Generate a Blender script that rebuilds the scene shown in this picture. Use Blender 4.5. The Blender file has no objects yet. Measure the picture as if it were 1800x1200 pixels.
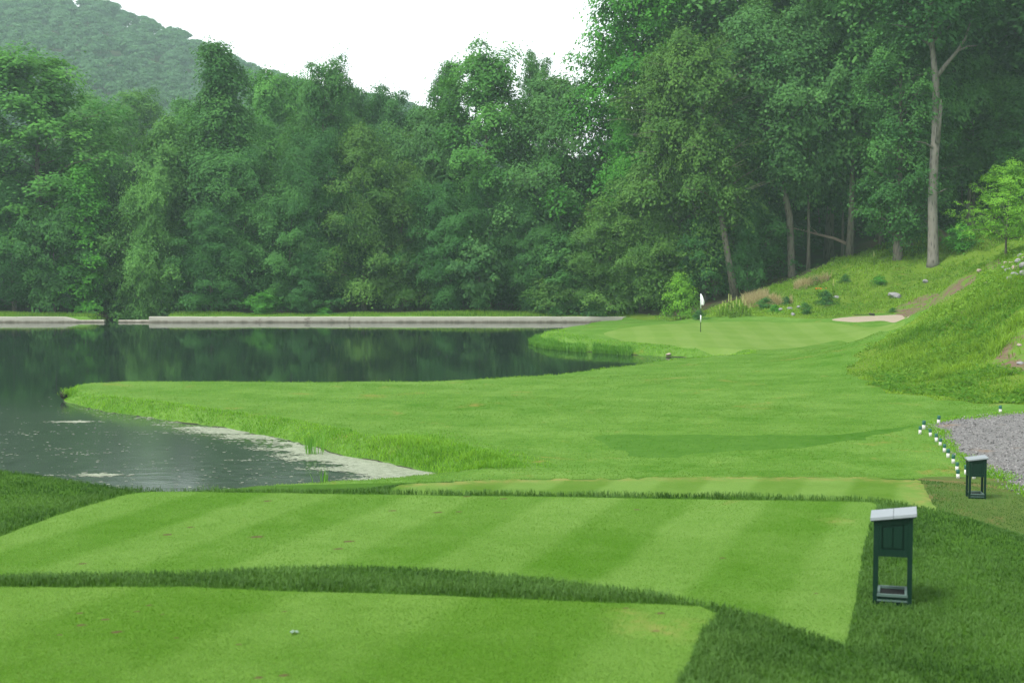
import bpy, math, random
import numpy as np
from mathutils import Vector, Matrix
from mathutils.geometry import delaunay_2d_cdt
R = math.radians
random.seed(5)
scene = bpy.context.scene
COL = scene.collection

# ------------------------------------------------------------------ camera
F = 2500.0                      # focal length in photo pixels (1800 wide)
CAMZ = 6.07
PITCH = math.atan(160.0 / F)
CT, ST = math.cos(PITCH), math.sin(PITCH)
cam_d = bpy.data.cameras.new('camera')
cam_d.sensor_width = 36.0
cam_d.lens = 36.0 * F / 1800.0
cam_d.clip_start = 0.1
cam_d.clip_end = 4000
cam_d.dof.use_dof = True
cam_d.dof.focus_distance = 44.0
cam_d.dof.aperture_fstop = 2.6
cam = bpy.data.objects.new('camera', cam_d)
cam.location = (0, 0, CAMZ)
cam.rotation_euler = (R(90) - PITCH, 0, 0)
COL.objects.link(cam)
scene.camera = cam

def ray(px, py):
    u = (px - 900.0) / F
    v = (600.0 - py) / F
    return u, CT + v * ST, -ST + v * CT
def PD(px, py, D):              # point on the sight line at depth D
    dx, dy, dz = ray(px, py)
    t = D / dy
    return (dx * t, D, CAMZ + dz * t)
def PZ(px, py, z):              # point on the sight line at height z
    dx, dy, dz = ray(px, py)
    t = (z - CAMZ) / dz
    return (dx * t, dy * t, z)
def xy(p): return (p[0], p[1])

# ------------------------------------------------------------------ light
world = bpy.data.worlds.new('World')
scene.world = world
world.use_nodes = True
wn, wl = world.node_tree.nodes, world.node_tree.links
wn.clear()
SUN_EL, SUN_ROT = R(58), R(235)
sky = wn.new('ShaderNodeTexSky')
sky.sky_type = 'NISHITA'
sky.sun_disc = False
sky.sun_elevation = SUN_EL
sky.sun_rotation = SUN_ROT
sky.air_density = 1.0
sky.dust_density = 1.0
sky.ozone_density = 1.0
hs = wn.new('ShaderNodeHueSaturation')
hs.inputs['Saturation'].default_value = 0.17
bg = wn.new('ShaderNodeBackground')
bg.inputs['Strength'].default_value = 0.15
out = wn.new('ShaderNodeOutputWorld')
wl.new(sky.outputs[0], hs.inputs['Color'])
wl.new(hs.outputs[0], bg.inputs['Color'])
wl.new(bg.outputs[0], out.inputs['Surface'])
sd = bpy.data.lights.new('sun', 'SUN')
sd.energy = 1.5
sd.angle = R(14)
sd.color = (1.0, 0.96, 0.9)
so = bpy.data.objects.new('sun', sd)
# sky sun_rotation: 0 = +Y, clockwise seen from above
sx, sy = math.sin(SUN_ROT), math.cos(SUN_ROT)
dvec = Vector((sx * math.cos(SUN_EL), sy * math.cos(SUN_EL), math.sin(SUN_EL)))
so.rotation_euler = dvec.to_track_quat('Z', 'Y').to_euler()
COL.objects.link(so)
vs = scene.view_settings
scene.display_settings.display_device = 'sRGB'
vs.view_transform = 'Standard'
vs.look = 'None'
vs.gamma = 1.0
vs.use_curve_mapping = False
vs.exposure = 1.4
cy = scene.cycles
cy.max_bounces = 7
cy.diffuse_bounces = 3
cy.glossy_bounces = 3
cy.transmission_bounces = 3
cy.volume_bounces = 1
cy.transparent_max_bounces = 8
cy.use_denoising = True
cy.caustics_reflective = False
cy.caustics_refractive = False
cy.use_adaptive_sampling = True

# ------------------------------------------------------------------ helpers: meshes, tags
def tag(o, label=None, cat=None, group=None, kind=None):
    if label: o['label'] = label
    if cat: o['category'] = cat
    if group: o['group'] = group
    if kind: o['kind'] = kind
    return o
def empty(name, loc, rz=0.0):
    o = bpy.data.objects.new(name, None)
    o.empty_display_size = 0.3
    o.location = loc
    o.rotation_euler = (0, 0, rz)
    COL.objects.link(o)
    return o
def link(name, me, mat=None, parent=None):
    o = bpy.data.objects.new(name, me)
    if mat:
        me.materials.clear()
        me.materials.append(mat)
    COL.objects.link(o)
    if parent: o.parent = parent
    return o
def mesh_np(name, V, faces=None, quads=None, tris=None, smooth=False, attrs=None):
    """faces: list of index lists; or quads (n,4) / tris (n,3) arrays"""
    me = bpy.data.meshes.new(name)
    V = np.asarray(V, dtype=np.float32)
    if faces is not None:
        me.from_pydata(V.tolist(), [], [list(map(int, f)) for f in faces])
    else:
        loops, starts = [], []
        n0 = 0
        if quads is not None and len(quads):
            q = np.asarray(quads, dtype=np.int32)
            loops.append(q.ravel()); starts.append(n0 + np.arange(len(q), dtype=np.int32) * 4); n0 += len(q) * 4
        if tris is not None and len(tris):
            q = np.asarray(tris, dtype=np.int32)
            loops.append(q.ravel()); starts.append(n0 + np.arange(len(q), dtype=np.int32) * 3); n0 += len(q) * 3
        loops = np.concatenate(loops); starts = np.concatenate(starts)
        me.vertices.add(len(V)); me.vertices.foreach_set('co', V.ravel())
        me.loops.add(len(loops)); me.loops.foreach_set('vertex_index', loops)
        me.polygons.add(len(starts)); me.polygons.foreach_set('loop_start', starts)
        me.update(calc_edges=True)
    if smooth:
        me.polygons.foreach_set('use_smooth', np.ones(len(me.polygons), dtype=bool))
    for k, a in (attrs or {}).items():
        at = me.attributes.new(k, 'FLOAT', 'POINT')
        at.data.foreach_set('value', np.asarray(a, dtype=np.float32))
    me.validate()
    return me

class MB:                        # collects simple shapes into ONE mesh
    def __init__(s): s.v, s.f = [], []
    def add(s, v, f):
        n = len(s.v); s.v += [tuple(map(float, p)) for p in v]; s.f += [[i + n for i in q] for q in f]
    def box(s, x0, x1, y0, y1, z0, z1, b=0.0):
        b = min(b, (x1 - x0) * .45, (y1 - y0) * .45, (z1 - z0) * .45)
        if b <= 0:
            s.hexa([(x0, y0, z0), (x1, y0, z0), (x1, y1, z0), (x0, y1, z0)], [(x0, y0, z1), (x1, y0, z1), (x1, y1, z1), (x0, y1, z1)]); return
        V, idx = [], {}
        for i, (xa, xs) in enumerate(((x0, 1), (x1, -1))):
            for j, (ya, ys) in enumerate(((y0, 1), (y1, -1))):
                for k, (za, zs) in enumerate(((z0, 1), (z1, -1))):
                    for a in range(3):
                        p = [xa + xs * b, ya + ys * b, za + zs * b]
                        p[a] = (xa, ya, za)[a]
                        idx[i, j, k, a] = len(V); V.append(tuple(p))
        Fc = []
        for i in (0, 1): Fc.append([idx[i, j, k, 0] for j, k in ((0, 0), (1, 0), (1, 1), (0, 1))])
        for j in (0, 1): Fc.append([idx[i, j, k, 1] for i, k in ((0, 0), (0, 1), (1, 1), (1, 0))])
        for k in (0, 1): Fc.append([idx[i, j, k, 2] for i, j in ((0, 0), (1, 0), (1, 1), (0, 1))])
        for i in (0, 1):
            for j in (0, 1): Fc.append([idx[i, j, 0, 0], idx[i, j, 1, 0], idx[i, j, 1, 1], idx[i, j, 0, 1]])
        for i in (0, 1):
            for k in (0, 1): Fc.append([idx[i, 0, k, 0], idx[i, 1, k, 0], idx[i, 1, k, 2], idx[i, 0, k, 2]])
        for j in (0, 1):
            for k in (0, 1): Fc.append([idx[0, j, k, 1], idx[1, j, k, 1], idx[1, j, k, 2], idx[0, j, k, 2]])
        for i in (0, 1):
            for j in (0, 1):
                for k in (0, 1): Fc.append([idx[i, j, k, 0], idx[i, j, k, 1], idx[i, j, k, 2]])
        s.add(V, Fc)
    def hexa(s, bot, top):
        s.add(list(bot) + list(top), [[3, 2, 1, 0], [4, 5, 6, 7]] + [[i, (i + 1) % 4, 4 + (i + 1) % 4, 4 + i] for i in range(4)])
    def tube(s, pts, radii, n=8, cap=True):
        pts = [Vector(p) for p in pts]
        base = len(s.v); up = Vector((0.13, 0.31, 0.94)).normalized()
        for i, p in enumerate(pts):
            t = (pts[min(i + 1, len(pts) - 1)] - pts[max(i - 1, 0)]).normalized()
            a = t.cross(up)
            if a.length < 0.2: a = t.cross(Vector((1, 0.2, 0)))
            a.normalize(); b = t.cross(a)
            for k in range(n):
                w = 2 * math.pi * k / n
                s.v.append(tuple(p + (a * math.cos(w) + b * math.sin(w)) * radii[i]))
        for i in range(len(pts) - 1):
            for k in range(n):
                s.f.append([base + i * n + k, base + i * n + (k + 1) % n, base + (i + 1) * n + (k + 1) % n, base + (i + 1) * n + k])
        if cap:
            s.f.append([base + k for k in range(n)][::-1]); m = base + (len(pts) - 1) * n
            s.f.append([m + k for k in range(n)])
    def build(s, name, mat, parent=None, smooth=False):
        me = mesh_np(name, s.v, faces=s.f, smooth=smooth)
        import bmesh
        bm = bmesh.new(); bm.from_mesh(me); bmesh.ops.recalc_face_normals(bm, faces=bm.faces); bm.to_mesh(me); bm.free()
        return link(name, me, mat, parent)

# ------------------------------------------------------------------ helpers: materials
class NT:
    def __init__(s, name):
        s.m = bpy.data.materials.new(name); s.m.use_nodes = True
        s.n, s.l = s.m.node_tree.nodes, s.m.node_tree.links
        s.n.clear()
        s.out = s.n.new('ShaderNodeOutputMaterial')
        s.bsdf = s.n.new('ShaderNodeBsdfPrincipled')
        s.l.new(s.bsdf.outputs[0], s.out.inputs['Surface'])
        tc = s.n.new('ShaderNodeTexCoord'); s.co = tc.outputs['Object']
    def put(s, sock, v):
        if isinstance(v, bpy.types.NodeSocket): s.l.new(v, sock)
        elif v is not None:
            if sock.type == 'RGBA' and len(v) == 3: v = (*v, 1)
            sock.default_value = v
    def noise(s, scale, detail=3, rough=.55, vec=None, dist=0.0):
        n = s.n.new('ShaderNodeTexNoise')
        s.put(n.inputs['Vector'], vec or s.co)
        n.inputs['Scale'].default_value = scale; n.inputs['Detail'].default_value = detail
        n.inputs['Roughness'].default_value = rough; n.inputs['Distortion'].default_value = dist
        return n.outputs['Fac']
    def vor(s, scale, vec=None, feature='F1', out='Distance'):
        n = s.n.new('ShaderNodeTexVoronoi'); n.feature = feature
        s.put(n.inputs['Vector'], vec or s.co); n.inputs['Scale'].default_value = scale
        return n.outputs[out]
    def map(s, scale=(1, 1, 1), rot=(0, 0, 0), loc=(0, 0, 0), vec=None):
        n = s.n.new('ShaderNodeMapping'); s.put(n.inputs['Vector'], vec or s.co)
        n.inputs['Scale'].default_value = scale; n.inputs['Rotation'].default_value = rot; n.inputs['Location'].default_value = loc
        return n.outputs[0]
    def math(s, op, a, b=None, c=None, clamp=False):
        n = s.n.new('ShaderNodeMath'); n.operation = op; n.use_clamp = clamp
        for i, v in enumerate((a, b, c)): s.put(n.inputs[i], v)
        return n.outputs[0]
    def rng(s, v, a, b, lo=0.0, hi=1.0, smooth=True):
        n = s.n.new('ShaderNodeMapRange'); n.interpolation_type = 'SMOOTHSTEP' if smooth else 'LINEAR'
        s.put(n.inputs['Value'], v)
        n.inputs['From Min'].default_value = a; n.inputs['From Max'].default_value = b
        n.inputs['To Min'].default_value = lo; n.inputs['To Max'].default_value = hi
        return n.outputs[0]
    def mix(s, f, a, b, blend='MIX'):
        n = s.n.new('ShaderNodeMix'); n.data_type = 'RGBA'; n.blend_type = blend
        s.put(n.inputs[0], f); s.put(n.inputs[6], a); s.put(n.inputs[7], b)
        return n.outputs[2]
    def attr(s, name):
        n = s.n.new('ShaderNodeAttribute'); n.attribute_name = name
        return n.outputs['Fac']
    def bump(s, h, strength=.3, dist=.02):
        n = s.n.new('ShaderNodeBump'); n.inputs['Strength'].default_value = strength; n.inputs['Distance'].default_value = dist
        s.put(n.inputs['Height'], h); s.l.new(n.outputs[0], s.bsdf.inputs['Normal'])
    def set(s, color=None, rough=None, spec=None, metal=None):
        s.put(s.bsdf.inputs['Base Color'], color); s.put(s.bsdf.inputs['Roughness'], rough)
        s.put(s.bsdf.inputs['Specular IOR Level'], spec); s.put(s.bsdf.inputs['Metallic'], metal)
        return s.m

def grass_mat(name, dark, light, fine=30., stripe=None, dry=None, dry_at=.66, spec=.03, bump=.5, blade=.4, stain=False, cross=None, warp=.0, big=.18):
    dark, light = [tuple(v * .78 for v in q) for q in (dark, light)]
    if dry: dry = tuple(v * .78 for v in dry)
    t = NT(name)
    big_n = t.noise(big, 4, .6)
    mid = t.noise(1.3, 4, .65, dist=.4)
    st = t.noise(1.0, 4, .7, vec=t.map((fine * .35, fine, fine)))
    fin = t.noise(fine, 4, .75)
    f = t.math('ADD', t.math('MULTIPLY', t.math('SUBTRACT', big_n, .5), 1.1), t.math('MULTIPLY', t.math('SUBTRACT', mid, .5), .9))
    f = t.math('ADD', f, t.math('MULTIPLY', t.math('SUBTRACT', fin, .5), blade * 2.2))
    f = t.math('ADD', f, t.math('MULTIPLY', t.math('SUBTRACT', st, .5), blade * 1.6))
    for sp in ([stripe] if stripe else []) + ([cross] if cross else []):
        ang, period, amp = sp[:3]
        px = t.map((1, 1, 1), (0, 0, ang))
        sep = t.n.new('ShaderNodeSeparateXYZ'); t.l.new(px, sep.inputs[0])
        wob = t.math('MULTIPLY', t.math('SUBTRACT', t.noise(.5, 3, .6), .5), .28 + warp)
        s = t.math('SINE', t.math('MULTIPLY', t.math('ADD', sep.outputs[0], wob), 2 * math.pi / period))
        s = t.rng(s, -.38, .38, -1, 1)
        s = t.math('MULTIPLY', s, t.rng(t.noise(.6, 3), .25, .7, .65, 1.2))
        f = t.math('ADD', f, t.math('MULTIPLY', s, amp))
    f = t.math('ADD', f, .5, clamp=True)
    c = t.mix(f, dark, light)
    if dry:
        d = t.rng(t.math('ADD', t.noise(.45, 6, .68, dist=.6), t.math('MULTIPLY', t.math('SUBTRACT', fin, .5), .12)), dry_at, dry_at + .13, 0, .75)
        c = t.mix(d, c, dry)
    # clippings and thin spots
    sp = t.rng(t.noise(6., 6, .75), .70, .80, 0, .5)
    c = t.mix(sp, c, (light[0] * 1.3, light[1] * .9, light[2] * 1.2))
    if stain:
        c = t.mix(t.rng(t.math('ADD', t.attr('stain'), t.math('MULTIPLY', t.math('SUBTRACT', fin, .5), .9)), .35, .75, 0, .9), c, (.075, .055, .026))
        c = t.mix(t.math('MULTIPLY', t.attr('dry'), t.rng(t.noise(3., 5, .7), .36, .75)), c, (.21, .185, .058))
    h = t.math('ADD', t.math('MULTIPLY', fin, .6), t.math('MULTIPLY', t.noise(fine * .3, 4, .7), 1.0))
    t.bump(h, bump, .03)
    m = t.set(c, .85, spec)
    t.bsdf.inputs['Sheen Weight'].default_value = .0
    t.bsdf.inputs['Sheen Roughness'].default_value = .6
    t.bsdf.inputs['Sheen Tint'].default_value = (.75, .95, .6, 1)
    return m

# ------------------------------------------------------------------ terrain heights
def rdp(A, eps):
    A = np.asarray(A, float); keep = np.zeros(len(A), bool); keep[[0, -1]] = True; st = [(0, len(A) - 1)]
    while st:
        i, j = st.pop()
        if j - i < 2: continue
        a, d = A[i], A[j] - A[i]; L = np.hypot(*d)
        q = A[i + 1:j] - a
        e = np.abs(q[:, 0] * d[1] - q[:, 1] * d[0]) / L if L > 1e-9 else np.hypot(q[:, 0], q[:, 1])
        k = int(e.argmax())
        if e[k] > eps: keep[i + 1 + k] = True; st += [(i, i + 1 + k), (i + 1 + k, j)]
    return A[keep]
def seg_dist(P, poly, closed=True, lim=9.0):
    P = np.asarray(P, float); A = np.asarray(poly, float)
    if closed: A = np.concatenate([A, A[:1]])
    if len(A) > 12: A = rdp(A, .012)
    lim = float(lim); out = np.full(len(P), lim)
    sel = np.nonzero((P[:, 0] > A[:, 0].min() - lim) & (P[:, 0] < A[:, 0].max() + lim) & (P[:, 1] > A[:, 1].min() - lim) & (P[:, 1] < A[:, 1].max() + lim))[0]
    if not len(sel): return out
    sel = sel[np.argsort(P[sel, 1])]; p = P[sel]; ys = p[:, 1]
    best = np.full(len(p), lim * lim)
    for a, b in zip(A[:-1], A[1:]):
        i = np.searchsorted(ys, min(a[1], b[1]) - lim); j = np.searchsorted(ys, max(a[1], b[1]) + lim)
        if j <= i: continue
        d = b - a; L = max(d[0] * d[0] + d[1] * d[1], 1e-9)
        qx = p[i:j, 0] - a[0]; qy = ys[i:j] - a[1]
        t = np.clip((qx * d[0] + qy * d[1]) / L, 0, 1)
        qx = qx - t * d[0]; qy = qy - t * d[1]
        np.minimum(best[i:j], qx * qx + qy * qy, out=best[i:j])
    out[sel] = np.sqrt(best)
    return out
def inside(P, poly):
    P = np.asarray(P, float); A = np.asarray(poly, float)
    if len(A) > 12: A = rdp(np.concatenate([A, A[:1]]), .004)[:-1]
    B = np.roll(A, -1, 0)
    out = np.zeros(len(P), bool)
    sel = np.nonzero((P[:, 0] > A[:, 0].min()) & (P[:, 0] < A[:, 0].max()) & (P[:, 1] > A[:, 1].min()) & (P[:, 1] < A[:, 1].max()))[0]
    if not len(sel): return out
    sel = sel[np.argsort(P[sel, 1], kind='stable')]; p = P[sel]; ys = p[:, 1]; r = np.zeros(len(p), bool)
    for a, b in zip(A, B):
        if a[1] == b[1]: continue
        i = np.searchsorted(ys, min(a[1], b[1]), 'left'); j = np.searchsorted(ys, max(a[1], b[1]), 'left')
        if j <= i: continue
        x = (b[0] - a[0]) * (ys[i:j] - a[1]) / (b[1] - a[1]) + a[0]
        r[i:j] ^= p[i:j, 0] < x
    out[sel] = r
    return out
def smooth_poly(pts, step=.4, closed=True):
    pts = [np.array(p, float) for p in pts]; n = len(pts); o = []
    for i in range(n if closed else n - 1):
        p0, p1, p2, p3 = (pts[(i + k) % n] if closed else pts[min(max(i + k, 0), n - 1)] for k in (-1, 0, 1, 2))
        L = np.linalg.norm(p2 - p1); m = max(1, int(L / step))
        # centripetal-ish: limit tangents
        t1 = (p2 - p0) * .5; t2 = (p3 - p1) * .5
        for t in (t1, t2):
            l = np.linalg.norm(t)
            if l > L: t *= L / l
        for j in range(m):
            s = j / m
            o.append((2 * s**3 - 3 * s**2 + 1) * p1 + (s**3 - 2 * s**2 + s) * t1 + (-2 * s**3 + 3 * s**2) * p2 + (s**3 - s**2) * t2)
    if not closed: o.append(pts[-1])
    return np.array(o)
def dens(pts, step=.4):
    pts = [np.array(p, float) for p in pts]; o = []
    for a, b in zip(pts, pts[1:] + pts[:1]):
        m = max(1, int(np.linalg.norm(b - a) / step))
        o += [a + (b - a) * j / m for j in range(m)]
    return np.array(o)

def vnoise(P, s, seed=0):        # smooth value noise
    q = np.asarray(P) * s + seed * 17.31; i = np.floor(q).astype(np.int64); f = q - i; f = f * f * (3 - 2 * f)
    def h(a, b):
        n = (a * 374761393 + b * 668265263 + seed * 974711) & 0x7fffffff
        n = ((n ^ (n >> 13)) * 1274126177) & 0x7fffffff
        return ((n ^ (n >> 16)) & 0xffff) / 65535.0
    x, y = i[:, 0], i[:, 1]
    a = h(x, y) * (1 - f[:, 0]) + h(x + 1, y) * f[:, 0]; b = h(x, y + 1) * (1 - f[:, 0]) + h(x + 1, y + 1) * f[:, 0]
    return a * (1 - f[:, 1]) + b * f[:, 1] - .5

def ragged(poly, amp=.035, seed=0):
    q = np.array(poly); n1 = np.random.RandomState(seed)
    c = q.mean(0); d = np.roll(q, -1, 0) - np.roll(q, 1, 0); nn = np.stack([d[:, 1], -d[:, 0]], 1); nn /= np.maximum(np.linalg.norm(nn, axis=1, keepdims=True), 1e-6)
    s = vnoise(q, 1.1, seed + 3) * 1.6 + vnoise(q, 4.0, seed + 5)
    return q + nn * (s * amp)[:, None]
ctrl = []
def cz(px, py, z): ctrl.append(PZ(px, py, z))
def cd(px, py, D): ctrl.append(PD(px, py, D))
def cw(x, y, z): ctrl.append((x, y, z))
for a in ((1683, 840, .62), (1700, 800, .68), (1800, 862, .72), (1800, 726, 1.05), (1650, 746, .82), (1300, 800, .65), (1000, 800, .55), (900, 760, .55), (1300, 720, .72), (1450, 760, .75),
          (700, 700, .5), (300, 692, .45), (600, 676, .42), (1000, 667, .4), (1150, 652, .35), (1300, 660, .6), (1300, 640, .55), (1400, 628, .75), (1200, 610, .55), (1232, 583, .92), (1500, 602, 1.0), (1450, 680, .75), (1120, 720, .6),
          (1500, 650, .85), (1560, 690, .85), (1700, 705, .95), (1800, 712, 1.0)): cz(*a)
for a in ((1232, 566, 101), (1050, 571, 102), (1100, 600, 86), (1400, 566, 100), (1560, 569, 95), (1600, 577, 86), (1600, 566, 72.5), (1700, 520, 69), (1800, 480, 66), (1650, 620, 62), (1750, 640, 56), (1800, 600, 58), (1700, 580, 64), (1790, 540, 62),
          (1600, 531, 104), (1700, 482, 86), (1790, 462, 80), (1767, 450, 85), (1640, 465, 112), (1390, 485, 120), (1290, 522, 118), (1465, 557, 99), (1610, 553, 97), (1500, 521, 108), (1600, 558, 95), (1560, 561, 97), (1350, 541, 108), (1250, 552, 112), (1180, 562, 116),
          (1550, 420, 135), (1450, 465, 132), (1700, 372, 130), (1800, 390, 110), (1535, 557, 98), (1660, 540, 78), (1720, 500, 76), (1578, 455, 114)): cd(*a)
for x in (-120, -70, -45, -25, 0):
    cw(x, 122.5, .55); cw(x, 131, .8); cw(x, 160, 3); cw(x, 210, 7)
for x in (-120, -60): cw(x, 40, .4); cw(x, 80, .4)
cw(20, 150, 5); cw(20, 210, 12); cw(45, 160, 13); cw(70, 200, 22); cw(45, 110, 11); cw(60, 60, 15); cw(60, 150, 18); cw(90, 100, 22); cw(40, 50, 9); cw(60, 30, 11); cw(30, 38, 2.6); cw(24, 34, 1.0); cw(40, 15, 4.0); cw(20, 24, .7); cw(14, 30, .6); cw(0, 26, .6); cw(-12, 26, .5); cw(10, 18, .6); cw(-10, 10, .8); cw(20, 0, 1.0); cw(-30, 0, 1); cw(-30, 26, .5); cw(0, -40, 2); cw(-60, -40, 2); cw(60, -40, 5)
C = np.array(ctrl)
def _k(r2): return np.where(r2 > 1e-12, .5 * r2 * np.log(np.maximum(r2, 1e-12)), 0.0)
_n = len(C)
_d2 = ((C[:, None, :2] - C[None, :, :2]) ** 2).sum(-1)
_A = np.zeros((_n + 3, _n + 3))
_A[:_n, :_n] = _k(_d2) + np.eye(_n) * 4.0
_A[:_n, _n] = 1; _A[:_n, _n + 1:] = C[:, :2]
_A[_n, :_n] = 1; _A[_n + 1:, :_n] = C[:, :2].T
_w = np.linalg.solve(_A, np.concatenate([C[:, 2], [0, 0, 0]]))
def tps(P):
    o = np.empty(len(P))
    for s in range(0, len(P), 8000):
        p = P[s:s + 8000]
        d2 = ((p[:, None] - C[None, :, :2]) ** 2).sum(-1)
        o[s:s + 8000] = _k(d2) @ _w[:_n] + _w[_n] + p @ _w[_n + 1:]
    return o
def smax(a, b, k): h = np.clip(.5 + .5 * (a - b) / k, 0, 1); return b + (a - b) * h + k * h * (1 - h)
def smin(a, b, k): return -smax(-a, -b, k)
Z1, Z2, Z3 = 3.07, 2.65, .75
pz = lambda L, z: [xy(PZ(a, b, z)) for a, b in L]
TEE1 = ragged(smooth_poly(pz([(-500, 1026), (-200, 1028), (0, 1030), (350, 1033), (800, 1048), (1150, 1062), (1230, 1066), (1256, 1078), (1235, 1115), (1190, 1200), (1120, 1400), (600, 1430), (0, 1430), (-500, 1430)], Z1), .15), .04, 1)
PLAT1 = smooth_poly(pz([(-700, 1013), (0, 1013), (350, 1006), (500, 999), (650, 996), (850, 1006), (1000, 1023), (1150, 1045), (1300, 1075), (1480, 1134), (1600, 1190), (1750, 1275), (1850, 1420), (1500, 1700), (600, 1700), (-700, 1500)], Z1), .3)
TEE2 = ragged(smooth_poly(pz([(-260, 1040), (0, 1030), (350, 1026), (650, 1018), (850, 1028), (1000, 1050), (1150, 1078), (1300, 1112), (1400, 1140), (1465, 1168), (1478, 1160), (1485, 1120), (1510, 1010), (1525, 950), (1540, 886), (1530, 882), (1200, 877), (900, 872), (500, 867), (262, 864), (180, 881), (100, 906), (0, 942), (-120, 985)], Z2), .15), .04, 2)
PLAT2 = smooth_poly(pz([(-900, 812), (-300, 816), (0, 825), (100, 838), (180, 851), (250, 861), (500, 862), (900, 866), (1500, 876), (1580, 882), (1640, 893), (1720, 915), (1800, 948), (1900, 1000), (1960, 1100), (1900, 1400), (1200, 1300), (600, 1200), (0, 1150), (-900, 1100)], Z2), .3)
TEE3 = ragged(smooth_poly(pz([(705, 852), (760, 848), (900, 842), (1200, 838), (1500, 838), (1605, 841), (1618, 845), (1645, 891), (1660, 930), (1300, 935), (900, 930), (640, 920), (670, 880)], Z3), .2), .04, 3)
PLAT0 = [(-25, -60), (15, -60), (10, 0), (6, 3.2), (-8, 3.4), (-25, 2)]
POND = ragged(smooth_poly([(-140, 30), (-60, 30), (-20, 31.5), (-10, 33), (-4.5, 35)] + pz([(830, 848), (800, 843), (760, 832), (680, 815), (600, 800), (560, 786), (450, 762), (300, 739), (180, 722), (122, 707), (108, 699), (122, 692), (172, 688), (250, 685), (600, 684), (800, 680), (900, 674), (1000, 665), (1060, 657), (1120, 649), (1180, 641), (1300, 633), (1290, 630), (1200, 628), (1095, 622), (985, 614), (946, 607), (935, 600)], 0.0)
                   + [(1.8, 95), (3.2, 100), (4.8, 108), (6.5, 116), (9, 120.4), (0, 120.4), (-29.6, 120.4), (-29.8, 120), (-29.5, 128), (-29, 150), (-36, 150), (-35.6, 128), (-35.4, 120), (-35.5, 120.4), (-60, 120.4), (-140, 120.4)], .5), .2, 9)
BUNKER = None
def plat(P, poly, z, slope, k=.12):
    d = np.where(inside(P, poly), 0, seg_dist(P, poly))
    return z - slope * np.maximum(d - .05, 0) - .25 * slope * np.exp(-d * 3) * (d > 0)
def height(P, noise=True):
    P = np.asarray(P, float)
    z = tps(P)
    if noise:
        far = np.clip((P[:, 1] - 30) / 20, 0, 1)
        hl = np.clip((z - 1.3) / 1.2, 0, 1) * (P[:, 1] > 42) * (P[:, 1] < 124)
        z = z + far * (.12 * vnoise(P, .13, 1) + .05 * vnoise(P, .5, 2)) + hl * (.55 * vnoise(P, .28, 8) + .28 * vnoise(P, .8, 9))
    nz = .05 * vnoise(P, .35, 3) + .03 * vnoise(P, 1.1, 4) if noise else 0
    z = np.where(P[:, 1] < 24, np.minimum(z, 1.2), z)
    z = smax(z, plat(P, TEE3, Z3, .2), .1)
    for poly, zz, sl in ((PLAT2, Z2, .36), (PLAT1, Z1, .6), (PLAT0, 4.35, .45)):
        z = smax(z, plat(P, poly, zz, sl), .06)
    # keep tees flat, roughs a bit uneven
    flat = np.zeros(len(P))
    for poly in (TEE1, TEE2, TEE3):
        flat = np.maximum(flat, np.where(inside(P, poly), 1, np.clip(1 - seg_dist(P, poly) / .5, 0, 1)))
    z = z + nz * (1 - flat) * (P[:, 1] < 40)
    ins = inside(P, POND); d = seg_dist(P, POND)
    dam = P[:, 1] > 118.5
    bank = .03 + (.75 + .35 * vnoise(P, .4, 7)) * d
    z = np.where(ins, np.maximum(-.04 - .45 * d, -1.6), np.where(dam & (P[:, 0] < 11), np.minimum(z, .06 + 1.2 * d), smin(z, bank, .18)))
    return z
def z_at(x, y): return float(height(np.array([[x, y]]))[0])
_DS = np.concatenate([np.arange(5, 40, .12), np.arange(40, 150, .3)])
def hit(px, py, d0=5.0):
    dx, dy, dz = ray(px, py)
    D = _DS[_DS >= d0]; t = D / dy
    P = np.stack([dx * t, D], 1); g = height(P); r = CAMZ + dz * t
    below = np.nonzero(r < g)[0]
    if len(below) == 0: return (P[-1, 0], P[-1, 1])
    i = below[0]
    if i == 0: return (P[0, 0], P[0, 1])
    a, b = r[i - 1] - g[i - 1], g[i] - r[i]; s = a / (a + b)
    q = P[i - 1] * (1 - s) + P[i] * s
    return (q[0], q[1])
hits = lambda L, d0=22.0: [hit(a, b, d0) for a, b in L]
# ------------------------------------------------------------------ materials of the ground
M = {}
ST_ANG = R(19)
M['tee1'] = grass_mat('tee_grass', (.062, .168, .008), (.140, .262, .044), 30, stripe=(ST_ANG, 2.9, .2), blade=.6, bump=.4, stain=True, big=.3, dry=(.20, .19, .05), dry_at=.66)
M['tee2'] = grass_mat('tee_grass_striped', (.064, .172, .010), (.150, .272, .054), 28, stripe=(ST_ANG, 1.95, .21), blade=.55, bump=.35, stain=True, big=.25, dry=(.20, .19, .05), dry_at=.67)
M['tee3'] = grass_mat('tee_grass_worn', (.076, .168, .014), (.148, .262, .052), 24, stripe=(ST_ANG, 2.1, .26), blade=.5, bump=.3, stain=True, dry=(.20, .17, .06), dry_at=.70)
M['rough'] = grass_mat('rough_grass', (.036, .105, .008), (.080, .185, .022), 26, blade=.5, bump=.9, dry=(.13, .13, .035), dry_at=.7)
M['dryrough'] = grass_mat('worn_rough_grass', (.06, .11, .02), (.11, .17, .04), 26, blade=.5, bump=.8, dry=(.19, .14, .06), dry_at=.52)
M['fair'] = grass_mat('fairway_grass', (.050, .158, .007), (.150, .278, .052), 6, blade=.55, bump=.6, dry=(.24, .21, .05), dry_at=.58, big=.11, stripe=(R(-62), 3.4, .08), cross=(R(24), 2.6, .05), warp=3.0)
M['band'] = grass_mat('longer_fairway_grass', (.038, .128, .006), (.088, .200, .028), 6, blade=.6, bump=.6, dry=(.16, .17, .05), dry_at=.68)
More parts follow.
